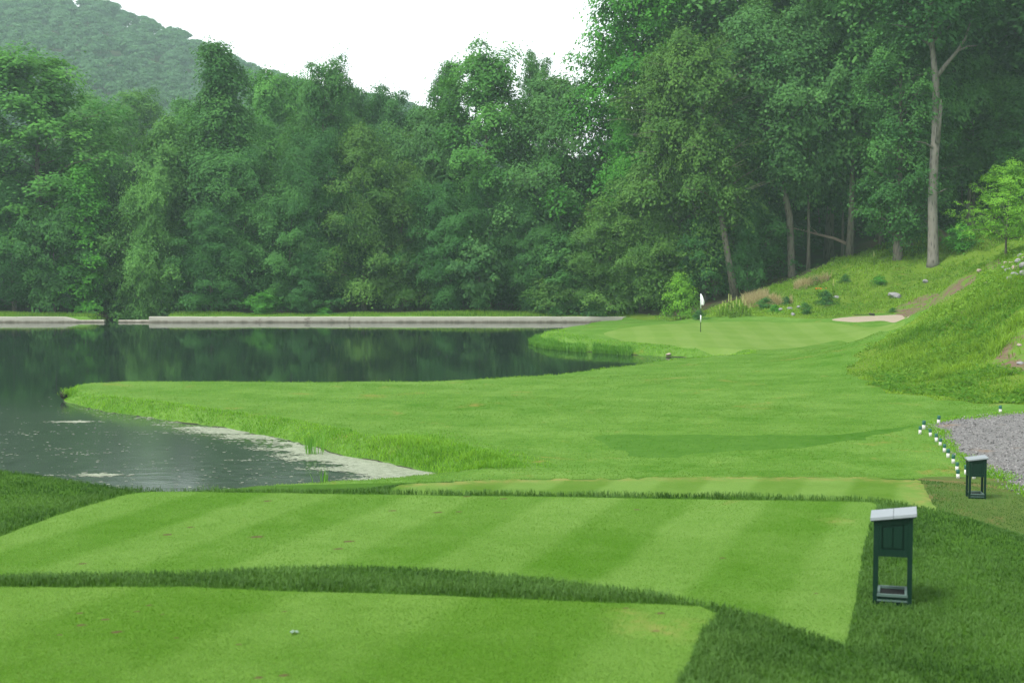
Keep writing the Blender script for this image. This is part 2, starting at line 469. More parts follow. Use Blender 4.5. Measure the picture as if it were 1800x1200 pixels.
M['green'] = grass_mat('putting_grass', (.115, .225, .030), (.185, .285, .068), 14, blade=.16, bump=.15, stripe=(R(2), 2.3, .12), cross=(R(88), 3.5, .07), big=.1)
M['hill'] = grass_mat('meadow_grass', (.070, .150, .012), (.160, .250, .030), 8, blade=.6, bump=.8, dry=(.17, .13, .06), dry_at=.585)

t = NT('sand'); c = t.mix(t.noise(3, 6, .7), (.25, .21, .155), (.35, .30, .23)); t.bump(t.noise(9, 5, .7), .4, .05); M['sand'] = t.set(c, .95, .1)
t = NT('gravel')
v = t.vor(26, out='Color'); sepc = t.n.new('ShaderNodeSeparateColor'); t.l.new(v, sepc.inputs[0])
c = t.mix(sepc.outputs[0], (.060, .058, .056), (.228, .224, .216))
c = t.mix(t.rng(t.noise(.7, 5, .6), .60, .72, 0, .75), c, (.19, .13, .08))
c = t.mix(t.rng(t.noise(1.1, 6, .7, vec=t.map((1, 1, 1), (0, 0, 0), (7, 3, 0))), .68, .74, 0, .8), c, (.10, .17, .03))
t.bump(t.vor(26), .8, .03); M['gravel'] = t.set(c, .9, .2)
t = NT('forest_soil')
c = t.mix(t.noise(2.2, 6, .7), (.022, .018, .012), (.075, .055, .035)); c = t.mix(t.rng(t.noise(.5, 5, .65), .45, .62), c, (.045, .075, .018))
t.bump(t.noise(5, 5, .7), .7, .08); M['soil'] = t.set(c, .95, .1)
t = NT('bare_earth')
c = t.mix(t.noise(2.5, 6, .7), (.085, .055, .038), (.19, .13, .095)); c = t.mix(t.rng(t.noise(.9, 6, .75), .44, .56), c, (.09, .17, .02))
t.bump(t.noise(5, 5, .7), .7, .08); M['earth'] = t.set(c, .95, .1)
t = NT('pond_mud'); M['mud'] = t.set(t.mix(t.noise(1.5, 5, .6), (.015, .018, .01), (.04, .038, .022)), .9, .2)

def leafy(name, dark, light, rough=.55, trans=.25, tint=True, spec=.35):
    if not tint: dark, light = [tuple(v * .85 for v in q) for q in (dark, light)]
    t = NT(name)
    f = t.math('ADD', t.math('MULTIPLY', t.attr('tone'), .8), t.math('MULTIPLY', t.math('SUBTRACT', t.noise(.35, 2), .5), .6), clamp=True)
    c = t.mix(f, dark, light)
    if tint:
        oi = t.n.new('ShaderNodeObjectInfo'); c = t.mix(1.0, c, oi.outputs['Color'], 'MULTIPLY')
    t.set(c, rough, spec)
    tr = t.n.new('ShaderNodeBsdfTranslucent'); t.l.new(t.mix(1.0, c, (1.25, 1.2, .6), 'MULTIPLY'), tr.inputs['Color'])
    mx = t.n.new('ShaderNodeMixShader'); mx.inputs[0].default_value = trans
    t.l.new(t.bsdf.outputs[0], mx.inputs[1]); t.l.new(tr.outputs[0], mx.inputs[2]); t.l.new(mx.outputs[0], t.out.inputs['Surface'])
    return t.m
M['blade_rough'] = leafy('long_grass', (.032, .102, .009), (.125, .265, .050), .65, .38, False, .25)
M['blade_bank'] = leafy('bank_grass', (.105, .295, .012), (.28, .53, .055), .7, .5, False, .2)
M['blade_hill'] = leafy('meadow_blades', (.085, .235, .014), (.30, .50, .055), .7, .5, False, .2)
M['blade_tan'] = leafy('dry_grass_blades', (.34, .29, .15), (.66, .58, .36), .7, .45, False, .15)
M['reed'] = leafy('reed_blades', (.08, .26, .02), (.20, .45, .055), .6, .42, False, .25)

# ------------------------------------------------------------------ zones
GREEN = smooth_poly(hits([(1062, 588), (1090, 578), (1150, 571), (1230, 567), (1350, 566), (1470, 568), (1570, 569), (1590, 573), (1560, 582), (1480, 599), (1400, 611), (1300, 617), (1210, 612), (1130, 603)]), .5)
BUNKER = smooth_poly(hits([(1462, 562), (1500, 556.5), (1545, 554.5), (1585, 554), (1600, 556.5), (1590, 560), (1555, 564), (1500, 566)], 88), .3)
GRAVEL = ragged(smooth_poly(hits([(1641, 750), (1652, 743), (1690, 736), (1740, 729), (1800, 725), (1900, 722), (2050, 730), (2200, 800), (2100, 920), (1900, 890), (1800, 862), (1760, 840), (1720, 824), (1690, 800), (1668, 774)]), .25), .22, 4)
BAND = ragged(smooth_poly(hits([(1050, 767), (1150, 764), (1300, 764), (1450, 764), (1540, 755), (1610, 744), (1622, 746), (1585, 757), (1500, 775), (1400, 786), (1300, 793), (1210, 800), (1140, 806), (1095, 792)]), .4), .3, 8)
HILLZ = list(ragged(smooth_poly(hits([(2100, 745), (1900, 722), (1800, 713), (1700, 707), (1620, 696), (1560, 688), (1512, 668), (1495, 650)]) + [(16.0, 66.3), (17.8, 69.6), (20.5, 72.8), (23.4, 74.6), (25.2, 77.5)], .4, closed=False), .45, 6)) + \
        list(smooth_poly([(25.8, 82.0), (26.0, 87.5), (26.6, 92), (26.8, 98.0)] + hits([(1560, 550.5), (1500, 553.5), (1460, 559), (1400, 559), (1340, 556), (1270, 556), (1215, 560), (1176, 562)], 88), .4, closed=False)) + \
        [np.array(p) for p in ((10.5, 118), (9, 122), (11, 126), (200, 126), (200, 20), (40, 20))]
DIRT = [smooth_poly(hits(L, e), .5) for L, e in (([(1572, 549), (1590, 533), (1640, 515), (1690, 490), (1715, 482), (1705, 502), (1665, 527), (1632, 545), (1605, 552)], 72), ([(1742, 645), (1762, 615), (1785, 588), (1830, 560), (1870, 600), (1860, 650)], 48), ([(1650, 420), (1700, 392), (1760, 375), (1750, 392), (1690, 415)], 90), ([(1690, 480), (1755, 455), (1785, 460), (1762, 478)], 75))]
FLOORZ = [np.array(p) for p in ((-255, 124.6), (9.5, 124.6))] + list(smooth_poly(hits([(1178, 558), (1240, 545), (1330, 512), (1400, 489), (1450, 468), (1550, 424), (1640, 393), (1720, 370), (1790, 345)]), .6, closed=False)) + [np.array(p) for p in ((62, 118), (120, 60), (250, 60), (250, 259), (-255, 259))]
FAIR = [np.array(p) for p in ((-45, 33.7), (-5, 33.7), (1, 33.6), (5, 33.5), (10.2, 33.6))] + list(hits([(1700, 838), (1690, 800)])) + [np.array(p) for p in ((60, 34), (60, 122), (-45, 122))]
DRY = smooth_poly(hits([(1650, 895), (1610, 850), (1625, 838), (1700, 838), (1760, 842), (1800, 862), (1900, 892), (2100, 930), (2100, 1000), (1860, 985), (1790, 944), (1720, 914)]), .4)
ZONES = [('ground', None), ('fairway', FAIR), ('band', BAND), ('hillside', HILLZ), ('forest_floor', FLOORZ), ('dirt1', DIRT[0]), ('dirt2', DIRT[1]), ('dirt3', DIRT[2]), ('dirt4', DIRT[3]), ('green', GREEN), ('bunker', BUNKER), ('gravel', GRAVEL),
         ('dry', DRY), ('tee1', TEE1), ('tee2', TEE2), ('tee3', TEE3), ('pond_bed', POND)]
def zone_of(P):
    z = np.zeros(len(P), int)
    for i, (n, poly) in enumerate(ZONES):
        if poly is not None: z[inside(P, poly)] = i
    return z
ZI = {n: i for i, (n, _) in enumerate(ZONES)}

# divot scars (photo px, py, half width in m)
DIV1 = [(142, 1098, .06), (185, 1088, .05), (140, 1077, .05), (240, 1074, .04), (205, 1110, .07), (262, 1063, .04), (285, 1079, .03), (420, 1132, .04), (105, 1115, .035), (310, 1120, .03), (500, 1186, .06), (455, 1190, .05), (1160, 1077, .06), (1152, 1108, .05), (1100, 1068, .04), (500, 1074, .03)]
DIV2 = [(295, 939, .09), (335, 926, .07), (451, 943, .12), (613, 951, .10), (595, 964, .08), (470, 880, .09), (690, 897, .08), (770, 900, .09), (807, 899, .07), (145, 990, .07), (820, 872, .08), (885, 876, .08), (1270, 980, .05), (1435, 1042, .035), (600, 867, .08), (1120, 895, .06)]
SPOTS = [(PZ(a, b, z), r) for L, z in ((DIV1, Z1), (DIV2, Z2)) for a, b, r in [(q[0], q[1], q[2] * .72) for q in L]]
DRYS = [(PZ(1170, 1105, Z1), .42), (PZ(1100, 1080, Z1), .22), (PZ(1470, 915, Z2), .25)]
T3E = [PZ(a, b, Z3) for a, b in ((720, 850), (900, 843), (1200, 839), (1500, 839), (1612, 845), (1640, 888))]

def ground_points():
    rows = [4.0]
    while rows[-1] < 136: rows.append(rows[-1] * 1.0115)
    rows = np.array(rows)
    pts = []
    for i, y in enumerate(rows):
        step = 11.0
        pxs = np.arange(-330, 2140, step) + (i % 2) * step * .5
        pts.append(np.stack([(pxs - 900) / F * y, np.full(len(pxs), y)], 1))
    for y in rows[::9]:
        for side in (-1, 1):
            u = (1240 if side > 0 else 1230) / F
            us = side * (u + .02 + np.arange(0, 12) ** 1.5 * .06)
            pts.append(np.stack([us * y, np.full(len(us), y)], 1))
    y = 138.0
    while y < 262:
        xs = np.arange(-255, 251, 5.0); pts.append(np.stack([xs, np.full(len(xs), y)], 1)); y += 5
    for y in np.arange(-60, 4, 3.0):
        xs = np.arange(-252, 252, 6.0 if y < -12 else 3.0); pts.append(np.stack([xs, np.full(len(xs), y)], 1))
    for y in np.arange(6, 136, 8.0):
        for xs in (np.arange(-255, -y * .9 - 20, 8.0), np.arange(y * .9 + 20, 251, 8.0)):
            if len(xs): pts.append(np.stack([xs, np.full(len(xs), y)], 1))
    P = np.concatenate(pts)
    P = P[(np.abs(P[:, 0]) < 256)]
    extra = []
    rs = np.random.RandomState(3)
    for p, r in SPOTS:
        for k in range(5):
            n = 3 + k * 4
            a = np.arange(n) * 2 * np.pi / n + k
            extra.append(np.stack([p[0] + np.cos(a) * r * k * .32, p[1] + np.sin(a) * r * k * .32], 1))
    return np.concatenate([P] + extra)
P = ground_points()
P = P + np.random.RandomState(1).uniform(-.002, .002, P.shape)
edges, cons = [], []
nb = len(P)
for n, poly in ZONES:
    if poly is None: continue
    q = np.asarray(poly); q = dens(list(q), 4.0) if len(q) < 400 else q
    edges += [(nb + i, nb + (i + 1) % len(q)) for i in range(len(q))]
    cons.append(q); nb += len(q)
P = np.concatenate([P] + cons)
res = delaunay_2d_cdt([Vector(p) for p in P], edges, [], 0, 1e-4)
GP = np.array([tuple(v) for v in res[0]]); GF = np.array([f for f in res[2] if len(f) == 3], dtype=np.int64)
GZ = np.clip(height(GP), -2, 40)
cent = GP[GF].mean(1)
area2 = (GP[GF[:, 1], 0] - GP[GF[:, 0], 0]) * (GP[GF[:, 2], 1] - GP[GF[:, 0], 1]) - (GP[GF[:, 2], 0] - GP[GF[:, 0], 0]) * (GP[GF[:, 1], 1] - GP[GF[:, 0], 1])
GF[area2 < 0] = GF[area2 < 0][:, ::-1]
FZ = zone_of(cent)
stain = np.zeros(len(GP)); dryv = np.zeros(len(GP)); rs = np.random.RandomState(9)
for p, r in SPOTS:
    d = (GP - np.array(p[:2])) @ np.array([[math.cos(.33), -math.sin(.33)], [math.sin(.33), math.cos(.33)]])
    d = np.hypot(d[:, 0] / 1.5, d[:, 1])
    stain = np.maximum(stain, np.clip(1.25 - d / r, 0, 1))
for p, r in DRYS:
    dryv = np.maximum(dryv, np.clip(1.2 - np.hypot(GP[:, 0] - p[0], GP[:, 1] - p[1]) / r, 0, 1))
de = seg_dist(GP, [xy(p) for p in T3E], closed=False)
dryv = np.maximum(dryv, np.clip(1.1 - de / .55, 0, 1) * (GP[:, 1] > 27))
NAMES = {'dirt1': ('bare_earth', 'earth'), 'dirt2': ('bare_earth', 'earth'), 'dirt3': ('bare_earth', 'earth'), 'dirt4': ('bare_earth', 'earth'), 'ground': ('rough', 'rough'), 'fairway': ('fairway', 'fair'), 'band': ('fairway_band', 'band'), 'hillside': ('hillside', 'hill'), 'forest_floor': ('forest_floor', 'soil'), 'green': ('putting_green', 'green'),
         'bunker': ('sand_bunker', 'sand'), 'gravel': ('gravel_path', 'gravel'), 'dry': ('worn_rough', 'dryrough'), 'tee1': ('near_tee', 'tee1'), 'tee2': ('striped_tee', 'tee2'), 'tee3': ('lower_tee', 'tee3'), 'pond_bed': ('pond_bed', 'mud')}
for zi, (zn, _) in enumerate(ZONES):
    f = GF[FZ == zi]
    if not len(f): continue
    used, inv = np.unique(f, return_inverse=True)
    V = np.column_stack([GP[used], GZ[used]])
    nm, mt = NAMES[zn]
    me = mesh_np(nm, V, tris=inv.reshape(-1, 3), smooth=True, attrs={'stain': stain[used], 'dry': dryv[used]})
    o = link(nm, me, M[mt]); tag(o, kind='structure')

# ------------------------------------------------------------------ water
t = NT('pond_water')
w1 = t.noise(1.6, 3, .55, vec=t.map((.45, 1.0, 1)), dist=.3)
w2 = t.noise(.10, 3, .5)
w3 = t.noise(7, 2, .5, vec=t.map((.4, 1, 1)))
h = t.math('ADD', t.math('MULTIPLY', w1, t.rng(w2, .35, .7, .15, 1.0)), t.math('MULTIPLY', w3, t.rng(w2, .4, .7, .03, .25)))
sep = t.n.new('ShaderNodeSeparateXYZ'); t.l.new(t.co, sep.inputs[0])
bay = t.rng(t.math('ADD', sep.outputs[1], t.math('MULTIPLY', t.noise(.2, 3), 8)), 67, 55)
film_sheen = t.math('MULTIPLY', bay, t.rng(t.noise(4.5, 6, .75, vec=t.map((.3, 1, 1))), .30, .75))  # scum film, and pale sky and tree reflection painted into the base colour
t.bump(t.math('MULTIPLY', h, t.math('ADD', .7, t.math('MULTIPLY', bay, 1.0))), .055, .12)
M['water'] = t.set(t.mix(film_sheen, (.010, .021, .015), (.050, .074, .054)), t.math('ADD', .04, t.math('MULTIPLY', bay, .10)), .5)
t.bsdf.inputs['IOR'].default_value = 1.333
wp = np.asarray(POND)
wm = mesh_np('pond_water', [(-140, 27, 0), (20, 27, 0), (20, 120.7, 0), (-28, 120.7, 0), (-28, 152, 0), (-38, 152, 0), (-38, 120.7, 0), (-140, 120.7, 0)], faces=[[0, 1, 2, 3, 6, 7], [3, 4, 5, 6]])
tag(link('pond_water', wm, M['water']), kind='structure')

# ------------------------------------------------------------------ grass blades
def blades(name, base, h, w, mat, lean=.35, seed=0, tone=None, kind='stuff', label=None, cat=None, link_it=True, az=None):
    rs = np.random.RandomState(seed); n = len(base)
    az = rs.uniform(0, 2 * np.pi, n) if az is None else az
    ln = np.abs(rs.normal(lean, lean * .45, n))
    face = az + np.pi / 2 + rs.normal(0, .5, n)
    hx = np.cos(face) * w * .5; hy = np.sin(face) * w * .5
    ox, oy = np.cos(az), np.sin(az)
    V = np.empty((n, 5, 3))
    m = .55
    V[:, 0] = base + np.stack([hx, hy, np.zeros(n) - .01], 1)
    V[:, 1] = base - np.stack([hx, hy, np.zeros(n) + .01], 1)
    mid = base + np.stack([ox * ln * h * .30, oy * ln * h * .30, h * m], 1)
    V[:, 2] = mid - np.stack([hx, hy, 0 * hx], 1) * .75
    V[:, 3] = mid + np.stack([hx, hy, 0 * hx], 1) * .75
    V[:, 4] = base + np.stack([ox * ln * h, oy * ln * h, h * (1 - .35 * ln)], 1)
    i = np.arange(n) * 5
    Q = np.stack([i, i + 1, i + 2, i + 3], 1); T = np.stack([i + 3, i + 2, i + 4], 1)
    tone = (rs.uniform(0, 1, n) if tone is None else np.clip(tone + rs.normal(0, .15, n), 0, 1))
    me = mesh_np(name, V.reshape(-1, 3), quads=Q, tris=T, smooth=False, attrs={'tone': np.repeat(tone, 5)})
    o = link(name, me, M[mat])
    return tag(o, label, cat, kind=kind)
def sample(n, p0, p1, y0, y1, seed, power=1):
    rs = np.random.RandomState(seed)
    px = rs.uniform(p0, p1, n); y = y0 * (y1 / y0) ** rs.uniform(0, 1, n)
    return np.stack([(px - 900) / F * y, y], 1)
def on_ground(P): return np.column_stack([P, np.clip(height(P), -2, 40)])

# near rough: lips between the tees and the right-hand rough
P = sample(880000, -550, 2500, 7.5, 33.0, 11)
z = zone_of(P); k = (z == ZI['ground']) | (z == ZI['dry']); P = P[k]; zz = z[k]
d1 = seg_dist(P, TEE1); d2 = seg_dist(P, TEE2)
edge = np.minimum(np.minimum(d1, d2), seg_dist(P, TEE3))
keep = (height(P) > -.0); P, zz, edge, d1, d2 = P[keep], zz[keep], edge[keep], d1[keep], d2[keep]
lipf = np.clip(1 - edge / .9, 0, 1)
hh = (.038 + .048 * lipf * np.clip(edge / .08, .35, 1)) * (1 + .5 * vnoise(P, 2.2, 21)) * np.random.RandomState(4).uniform(.6, 1.3, len(P))
hh = np.where(zz == ZI['dry'], hh * .6, hh)
tone = .45 + .9 * vnoise(P, .9, 22) + .5 * vnoise(P, 4., 23)
print('rough blades', len(P))
blades('rough_grass', on_ground(P), hh, (.0048 + .00028 * P[:, 1]), 'blade_rough', .7, 12, tone)

# grass creeping over the gravel's edge, loose stones on it
P = sample(90000, 1600, 2100, 26, 47, 121); e = seg_dist(P, GRAVEL); P = P[(e < .38 * np.random.RandomState(122).uniform(0, 1, len(P)) * (1 + 1.6 * vnoise(P, 1.3, 123)))]
blades('edge_grass', on_ground(P), np.random.RandomState(124).uniform(.03, .10, len(P)), .008 + .0003 * P[:, 1], 'blade_bank', .7, 125)
P = sample(9000, 1600, 2100, 26, 47, 131); e = seg_dist(P, GRAVEL); k = inside(P, GRAVEL) | (e < .25); P = P[k]; rs = np.random.RandomState(132)
oc = np.array([(1, 0, 0), (0, 1, 0), (-1, 0, 0), (0, -1, 0), (0, 0, 1), (0, 0, -1)], float); of = np.array([(0, 1, 4), (1, 2, 4), (2, 3, 4), (3, 0, 4), (1, 0, 5), (2, 1, 5), (3, 2, 5), (0, 3, 5)])
V = on_ground(P)[:, None] + oc[None] * rs.uniform(.012, .034, (len(P), 1, 1)) * rs.uniform(.6, 1.3, (len(P), 6, 1)) + np.array([0, 0, .008])
t = NT('loose_stone'); t.set(t.mix(t.attr('tone'), (.06, .058, .056), (.30, .29, .28)), .9, .2); M['stone'] = t.m
tag(link('gravel_stones', mesh_np('gravel_stones', V.reshape(-1, 3), tris=(np.arange(len(P))[:, None, None] * 6 + of[None]).reshape(-1, 3), attrs={'tone': np.repeat(rs.uniform(0, 1, len(P)), 6)}), M['stone']), kind='stuff')

# mown turf: short blades on the tees and the fairway
M['blade_tee'] = leafy('mown_tee_blades', (.105, .248, .022), (.228, .400, .100), .8, .42, False, .1)
M['blade_fair'] = leafy('mown_fairway_blades', (.090, .215, .014), (.260, .415, .100), .8, .4, False, .1)
P = sample(400000, -120, 1560, 9.3, 21.0, 25)
z = zone_of(P); k = (z == ZI['tee1']) | (z == ZI['tee2']); k &= np.min([np.hypot(P[:, 0] - p[0], P[:, 1] - p[1]) / r for p, r in SPOTS], axis=0) > .8; k &= (np.min([np.hypot(P[:, 0] - p[0], P[:, 1] - p[1]) / r for p, r in DRYS], axis=0) > .8) | (np.random.RandomState(30).uniform(0, 1, len(P)) < .4); P = P[k]; per = np.where(z[k] == ZI['tee1'], 2.9, 1.95)
ca, sa = math.cos(ST_ANG), math.sin(ST_ANG)
s = np.sin((P[:, 0] * ca - P[:, 1] * sa) * 2 * np.pi / per)
tone = .46 + .24 * np.clip(s / .38, -1, 1) + .6 * vnoise(P, 1.2, 26) + .65 * vnoise(P, 5., 27)
print('tee blades', len(P))
blades('tee_turf', on_ground(P), np.random.RandomState(28).uniform(.006, .014, len(P)), .0035 + .00022 * P[:, 1], 'blade_tee', .9, 29, tone)
P = sample(230000, -60, 1760, 33.5, 84, 35)
zf = zone_of(P); k = (zf == ZI['fairway']) | ((zf == ZI['band']) & (np.random.RandomState(31).uniform(0, 1, len(P)) < .3)); P = P[k]
rr = np.hypot(P[:, 0] - 17, P[:, 1] - 47); arc = np.sin(rr * 2 * np.pi / 2.1) * np.clip((rr - 4) / 4, 0, 1) * np.clip((26 - rr) / 6, 0, 1) * (P[:, 1] > 44)
tone = .46 - .40 * (zf[k] == ZI['band']) + 0.26 * arc + .7 * vnoise(P, .25, 36) + .5 * vnoise(P, .9, 37) + .5 * vnoise(P * np.array([.5, 1.6]), 1.5, 38)
print('fairway blades', len(P))
blades('fairway_turf', on_ground(P), np.random.RandomState(38).uniform(.012, .035, len(P)), .006 + .0003 * P[:, 1], 'blade_fair', .9, 39, tone)

# long bright grass along the pond banks
P = sample(300000, -100, 1330, 36, 95, 31)
z = zone_of(P); k = (z == ZI['fairway']); P = P[k]
d = seg_dist(P, POND)
PATCH = smooth_poly(hits([(640, 790), (760, 765), (800, 780), (915, 815), (920, 838), (800, 842), (700, 815)]), .5)
inp = inside(P, PATCH); dp = np.where(inp, 0, seg_dist(P, PATCH))
lim = .85 + .8 * vnoise(P, .35, 41) + 1.2 * np.clip((P[:, 1] - 76) / 5, 0, 1)
k = (d < lim) | (inp & (np.random.RandomState(5).uniform(0, 1, len(P)) < .8)) | ((dp < .8) & (np.random.RandomState(6).uniform(0, 1, len(P)) < .3))
k &= ~((P[:, 1] > 55) & (P[:, 1] < 74) & (d > .5))
P = P[k]; d = d[k]; inp = inp[k]
hh = np.where(inp, .24, .105) * (1 + .9 * vnoise(P, 1.1, 42)) * np.random.RandomState(7).uniform(.5, 1.3, len(P))
hh *= np.clip(1.15 - d / 4, .5, 1)
tone = .5 + .9 * vnoise(P, .7, 43) + .6 * vnoise(P, 2.6, 44)
print('bank blades', len(P))
blades('bank_grass', on_ground(P), hh, .012 + .00022 * P[:, 1], 'blade_bank', .95, 13, tone)

# hillside meadow
P = sample(330000, 1150, 2080, 44, 128, 51)
z = zone_of(P); P = P[(z == ZI['hillside']) | ((z >= ZI['dirt1']) & (z <= ZI['dirt4']))]
n1 = vnoise(P, .55, 52); n2 = vnoise(P, 1.7, 53); n0 = vnoise(P, .16, 54)
bare = np.zeros(len(P), bool)
for q in DIRT: bare |= inside(P, q)
ru = np.random.RandomState(8).uniform(0, 1, len(P))
k = (ru < np.clip(.62 + 1.0 * n1 + .7 * n2, .12, 1)) & (~bare | (ru < .10))
P, n1, n2, n0 = P[k], n1[k], n2[k], n0[k]
near = P[:, 1] < 76
hh = np.where(near, .25, .20) * np.clip(seg_dist(P, HILLZ, lim=4) / 2.6, .22, 1) * (1 + 1.3 * n1 + 2.2 * np.maximum(n2, -.2)) * np.random.RandomState(9).uniform(.45, 1.3, len(P))
tone = .5 + .8 * n1 + .7 * vnoise(P, .3, 55) + .3 * n2
print('hill blades', len(P))
blades('meadow_grass', on_ground(P), np.maximum(hh, .06), .02 + .0003 * P[:, 1], 'blade_hill', .8, 14, tone)
# broad weed leaves among it
def leaves(name, c, nrm, size, mat, seed, tone, kind=None, aspect=.62, parent=None, make=True):
    rs = np.random.RandomState(seed); n = len(c)
    nrm = nrm / np.maximum(np.linalg.norm(nrm, axis=1, keepdims=True), 1e-6)
    r = rs.normal(0, 1, (n, 3)); a = np.cross(nrm, r); a /= np.maximum(np.linalg.norm(a, axis=1, keepdims=True), 1e-6)
    b = np.cross(nrm, a)
    s = size[:, None] if np.ndim(size) else size
    V = np.empty((n, 4, 3))
    V[:, 0] = c + a * s * .5; V[:, 1] = c + b * s * .5 * aspect + a * s * .06; V[:, 2] = c - a * s * .5 - nrm * s * .12; V[:, 3] = c - b * s * .5 * aspect + a * s * .06
    i = np.arange(n) * 4
    me = mesh_np(name, V.reshape(-1, 3), quads=np.stack([i, i + 1, i + 2, i + 3], 1), attrs={'tone': np.repeat(np.clip(tone, 0, 1), 4)})
    if not make: return me
    o = link(name, me, M[mat], parent)
    return tag(o, kind=kind) if kind else o
P = sample(140000, 1160, 2080, 44, 124, 61)
z = zone_of(P); P = P[z == ZI['hillside']]
n1 = vnoise(P, .42, 62)
k = (n1 > -.02) & ~np.any([inside(P, q) for q in DIRT], axis=0); P, n1 = P[k], n1[k]
G = on_ground(P); rs = np.random.RandomState(10)
G[:, 2] += rs.uniform(.05, 1, len(P)) ** 1.3 * ((n1 + .08) * .7 + 1.5 * np.maximum(vnoise(P, 1.15, 64) - .12, 0)) + .03
leaves('meadow_weeds', G, np.stack([rs.normal(0, .5, len(P)), rs.normal(-.2, .5, len(P)), np.full(len(P), .9)], 1), rs.uniform(.08, .19, len(P)), 'blade_hill', 15, .35 + .9 * vnoise(P, .3, 63) - .5 * np.maximum(vnoise(P, 1.15, 64), 0) + rs.normal(0, .2, len(P)), 'stuff')
# tan dry grass at the wood's edge
TAN = smooth_poly(hits([(1305, 530), (1330, 515), (1390, 497), (1440, 480), (1462, 488), (1425, 505), (1400, 520), (1390, 535), (1340, 538), (1315, 542)]), .5)
P = sample(60000, 1280, 1480, 98, 124, 71); P = P[inside(P, TAN)]
P = P[vnoise(P, .5, 72) > .0]
blades('dry_grass', on_ground(P), np.random.RandomState(2).uniform(.35, 1.0, len(P)), .03, 'blade_tan', .5, 16)
# reeds standing at the foot of the green
P = sample(90000, 930, 1110, 78, 96, 81)
d = seg_dist(P, POND); ins = inside(P, POND)
q = vnoise(P, .5, 82)
k = (ins & (d < .5 + .8 * q)) | (~ins & (d < .3)); k &= (q > -.42); k &= (np.abs((900 + P[:, 0] / P[:, 1] * F) - 1036) > 6)
P = P[k]; G = on_ground(P); G[:, 2] = np.maximum(G[:, 2], -.02)
print('reeds', len(P))
blades('reeds', G, np.random.RandomState(3).uniform(.18, .45, len(P)) * (1 + .9 * q[k]), .035, 'reed', .35, 17, None)
# weeds on top of the dam
P = np.stack([np.random.RandomState(20).uniform(-60, 10.5, 26000), np.random.RandomState(21).uniform(120.75, 124.6, 26000)], 1)
q = vnoise(P, .25, 91)
hh = (.12 + .5 * np.clip(q, 0, 1) + .35 * np.clip(1 - np.abs(P[:, 0] + 3) / 8, 0, 1)) * np.random.RandomState(22).uniform(.4, 1.2, len(P))
k = ~inside(P, POND)
blades('dam_grass', on_ground(P[k]), hh[k], .035, 'blade_hill', .4, 18)

# pale scum and pollen flecks drifting on the pond
rs = np.random.RandomState(33)
P = np.concatenate([sample(620000, -150, 830, 33, 60, 95), sample(60000, -150, 1250, 60, 112, 96)]); P = P[inside(P, POND)]
d = seg_dist(P, POND); pxx = 900 + P[:, 0] / P[:, 1] * F
nbay = (P[:, 1] < 59)
streak = vnoise(P * np.array([.35, 1.0]), 1.0, 96) + .6 * vnoise(P * np.array([.5, 1.6]), 2.0, 97)
SH = hits([(120, 707), (180, 722), (300, 739), (450, 762), (560, 786), (680, 815), (760, 832), (800, 843)])
dn = seg_dist(P, SH, closed=False)
pyy = 440 + CAMZ / P[:, 1] * F
dense = np.clip((pxx - 150) / 250, 0, 1) * np.clip(1.25 - dn / (1.0 + 1.7 * np.clip((pxx - 250) / 500, 0, 1)), 0, 1) * nbay
prob = .9 * dense ** 1.2 * np.clip((streak + .05 + np.clip((pxx - 300) / 330, -.1, 1.0) * np.clip((pxx - 380) / 330, .38, .9) * np.clip(1.5 - dn / (.75 + .6 * np.clip((pxx - 450) / 250, 0, 1)), 0, 1)) * 2.2, 0.03, 1) * np.clip((dn + .05 + .5 * streak) * 6, 0, 1) + nbay * np.clip(streak * 1.0 - .36, 0.003, .07) * np.clip(pxx / 700 + .25, .2, 1) + (~nbay) * .004 * (streak > .3) + .25 * np.clip(1 - np.hypot(P[:, 0] - 2.4, (P[:, 1] - 93) * .5) / 2.5, 0, 1) * (streak > 0)
k = rs.uniform(0, 1, len(P)) < prob
P = P[k]; dense = dense[k]; n = len(P)
for a, b, r in ((128, 741, .45), (176, 834.5, .38)):
    c0 = PZ(a, b, 0); m = 260
    P = np.concatenate([P, np.stack([c0[0] + rs.normal(0, r * .75, m), c0[1] + rs.normal(0, r * .28, m)], 1)]); dense = np.concatenate([dense, np.full(m, .8)])
n = len(P)
L = rs.uniform(.015, .07, n) * (1 + .8 * dense); Wd = L * rs.uniform(.25, .6, n)
ang = np.arange(6) * np.pi / 3
V = np.empty((n, 6, 3))
for j in range(6):
    rr = rs.uniform(.6, 1.1, n)
    V[:, j, 0] = P[:, 0] + np.cos(ang[j]) * L * rr; V[:, j, 1] = P[:, 1] + np.sin(ang[j]) * Wd * rr * 1.3; V[:, j, 2] = .004 + .004 * rs.uniform(0, 1, n)
i6 = np.arange(n) * 6
me = mesh_np('pond_scum', V.reshape(-1, 3), quads=np.concatenate([np.stack([i6, i6 + 1, i6 + 2, i6 + 3], 1), np.stack([i6, i6 + 3, i6 + 4, i6 + 5], 1)]), attrs={'tone': np.repeat(rs.uniform(0, 1, n), 6)})
t = NT('pale_scum'); t.set(t.mix(t.attr('tone'), (.13, .16, .095), (.31, .34, .25)), .7, .3); M['scum'] = t.m
tag(link('pond_scum', me, M['scum']), kind='stuff')
print('scum', n)
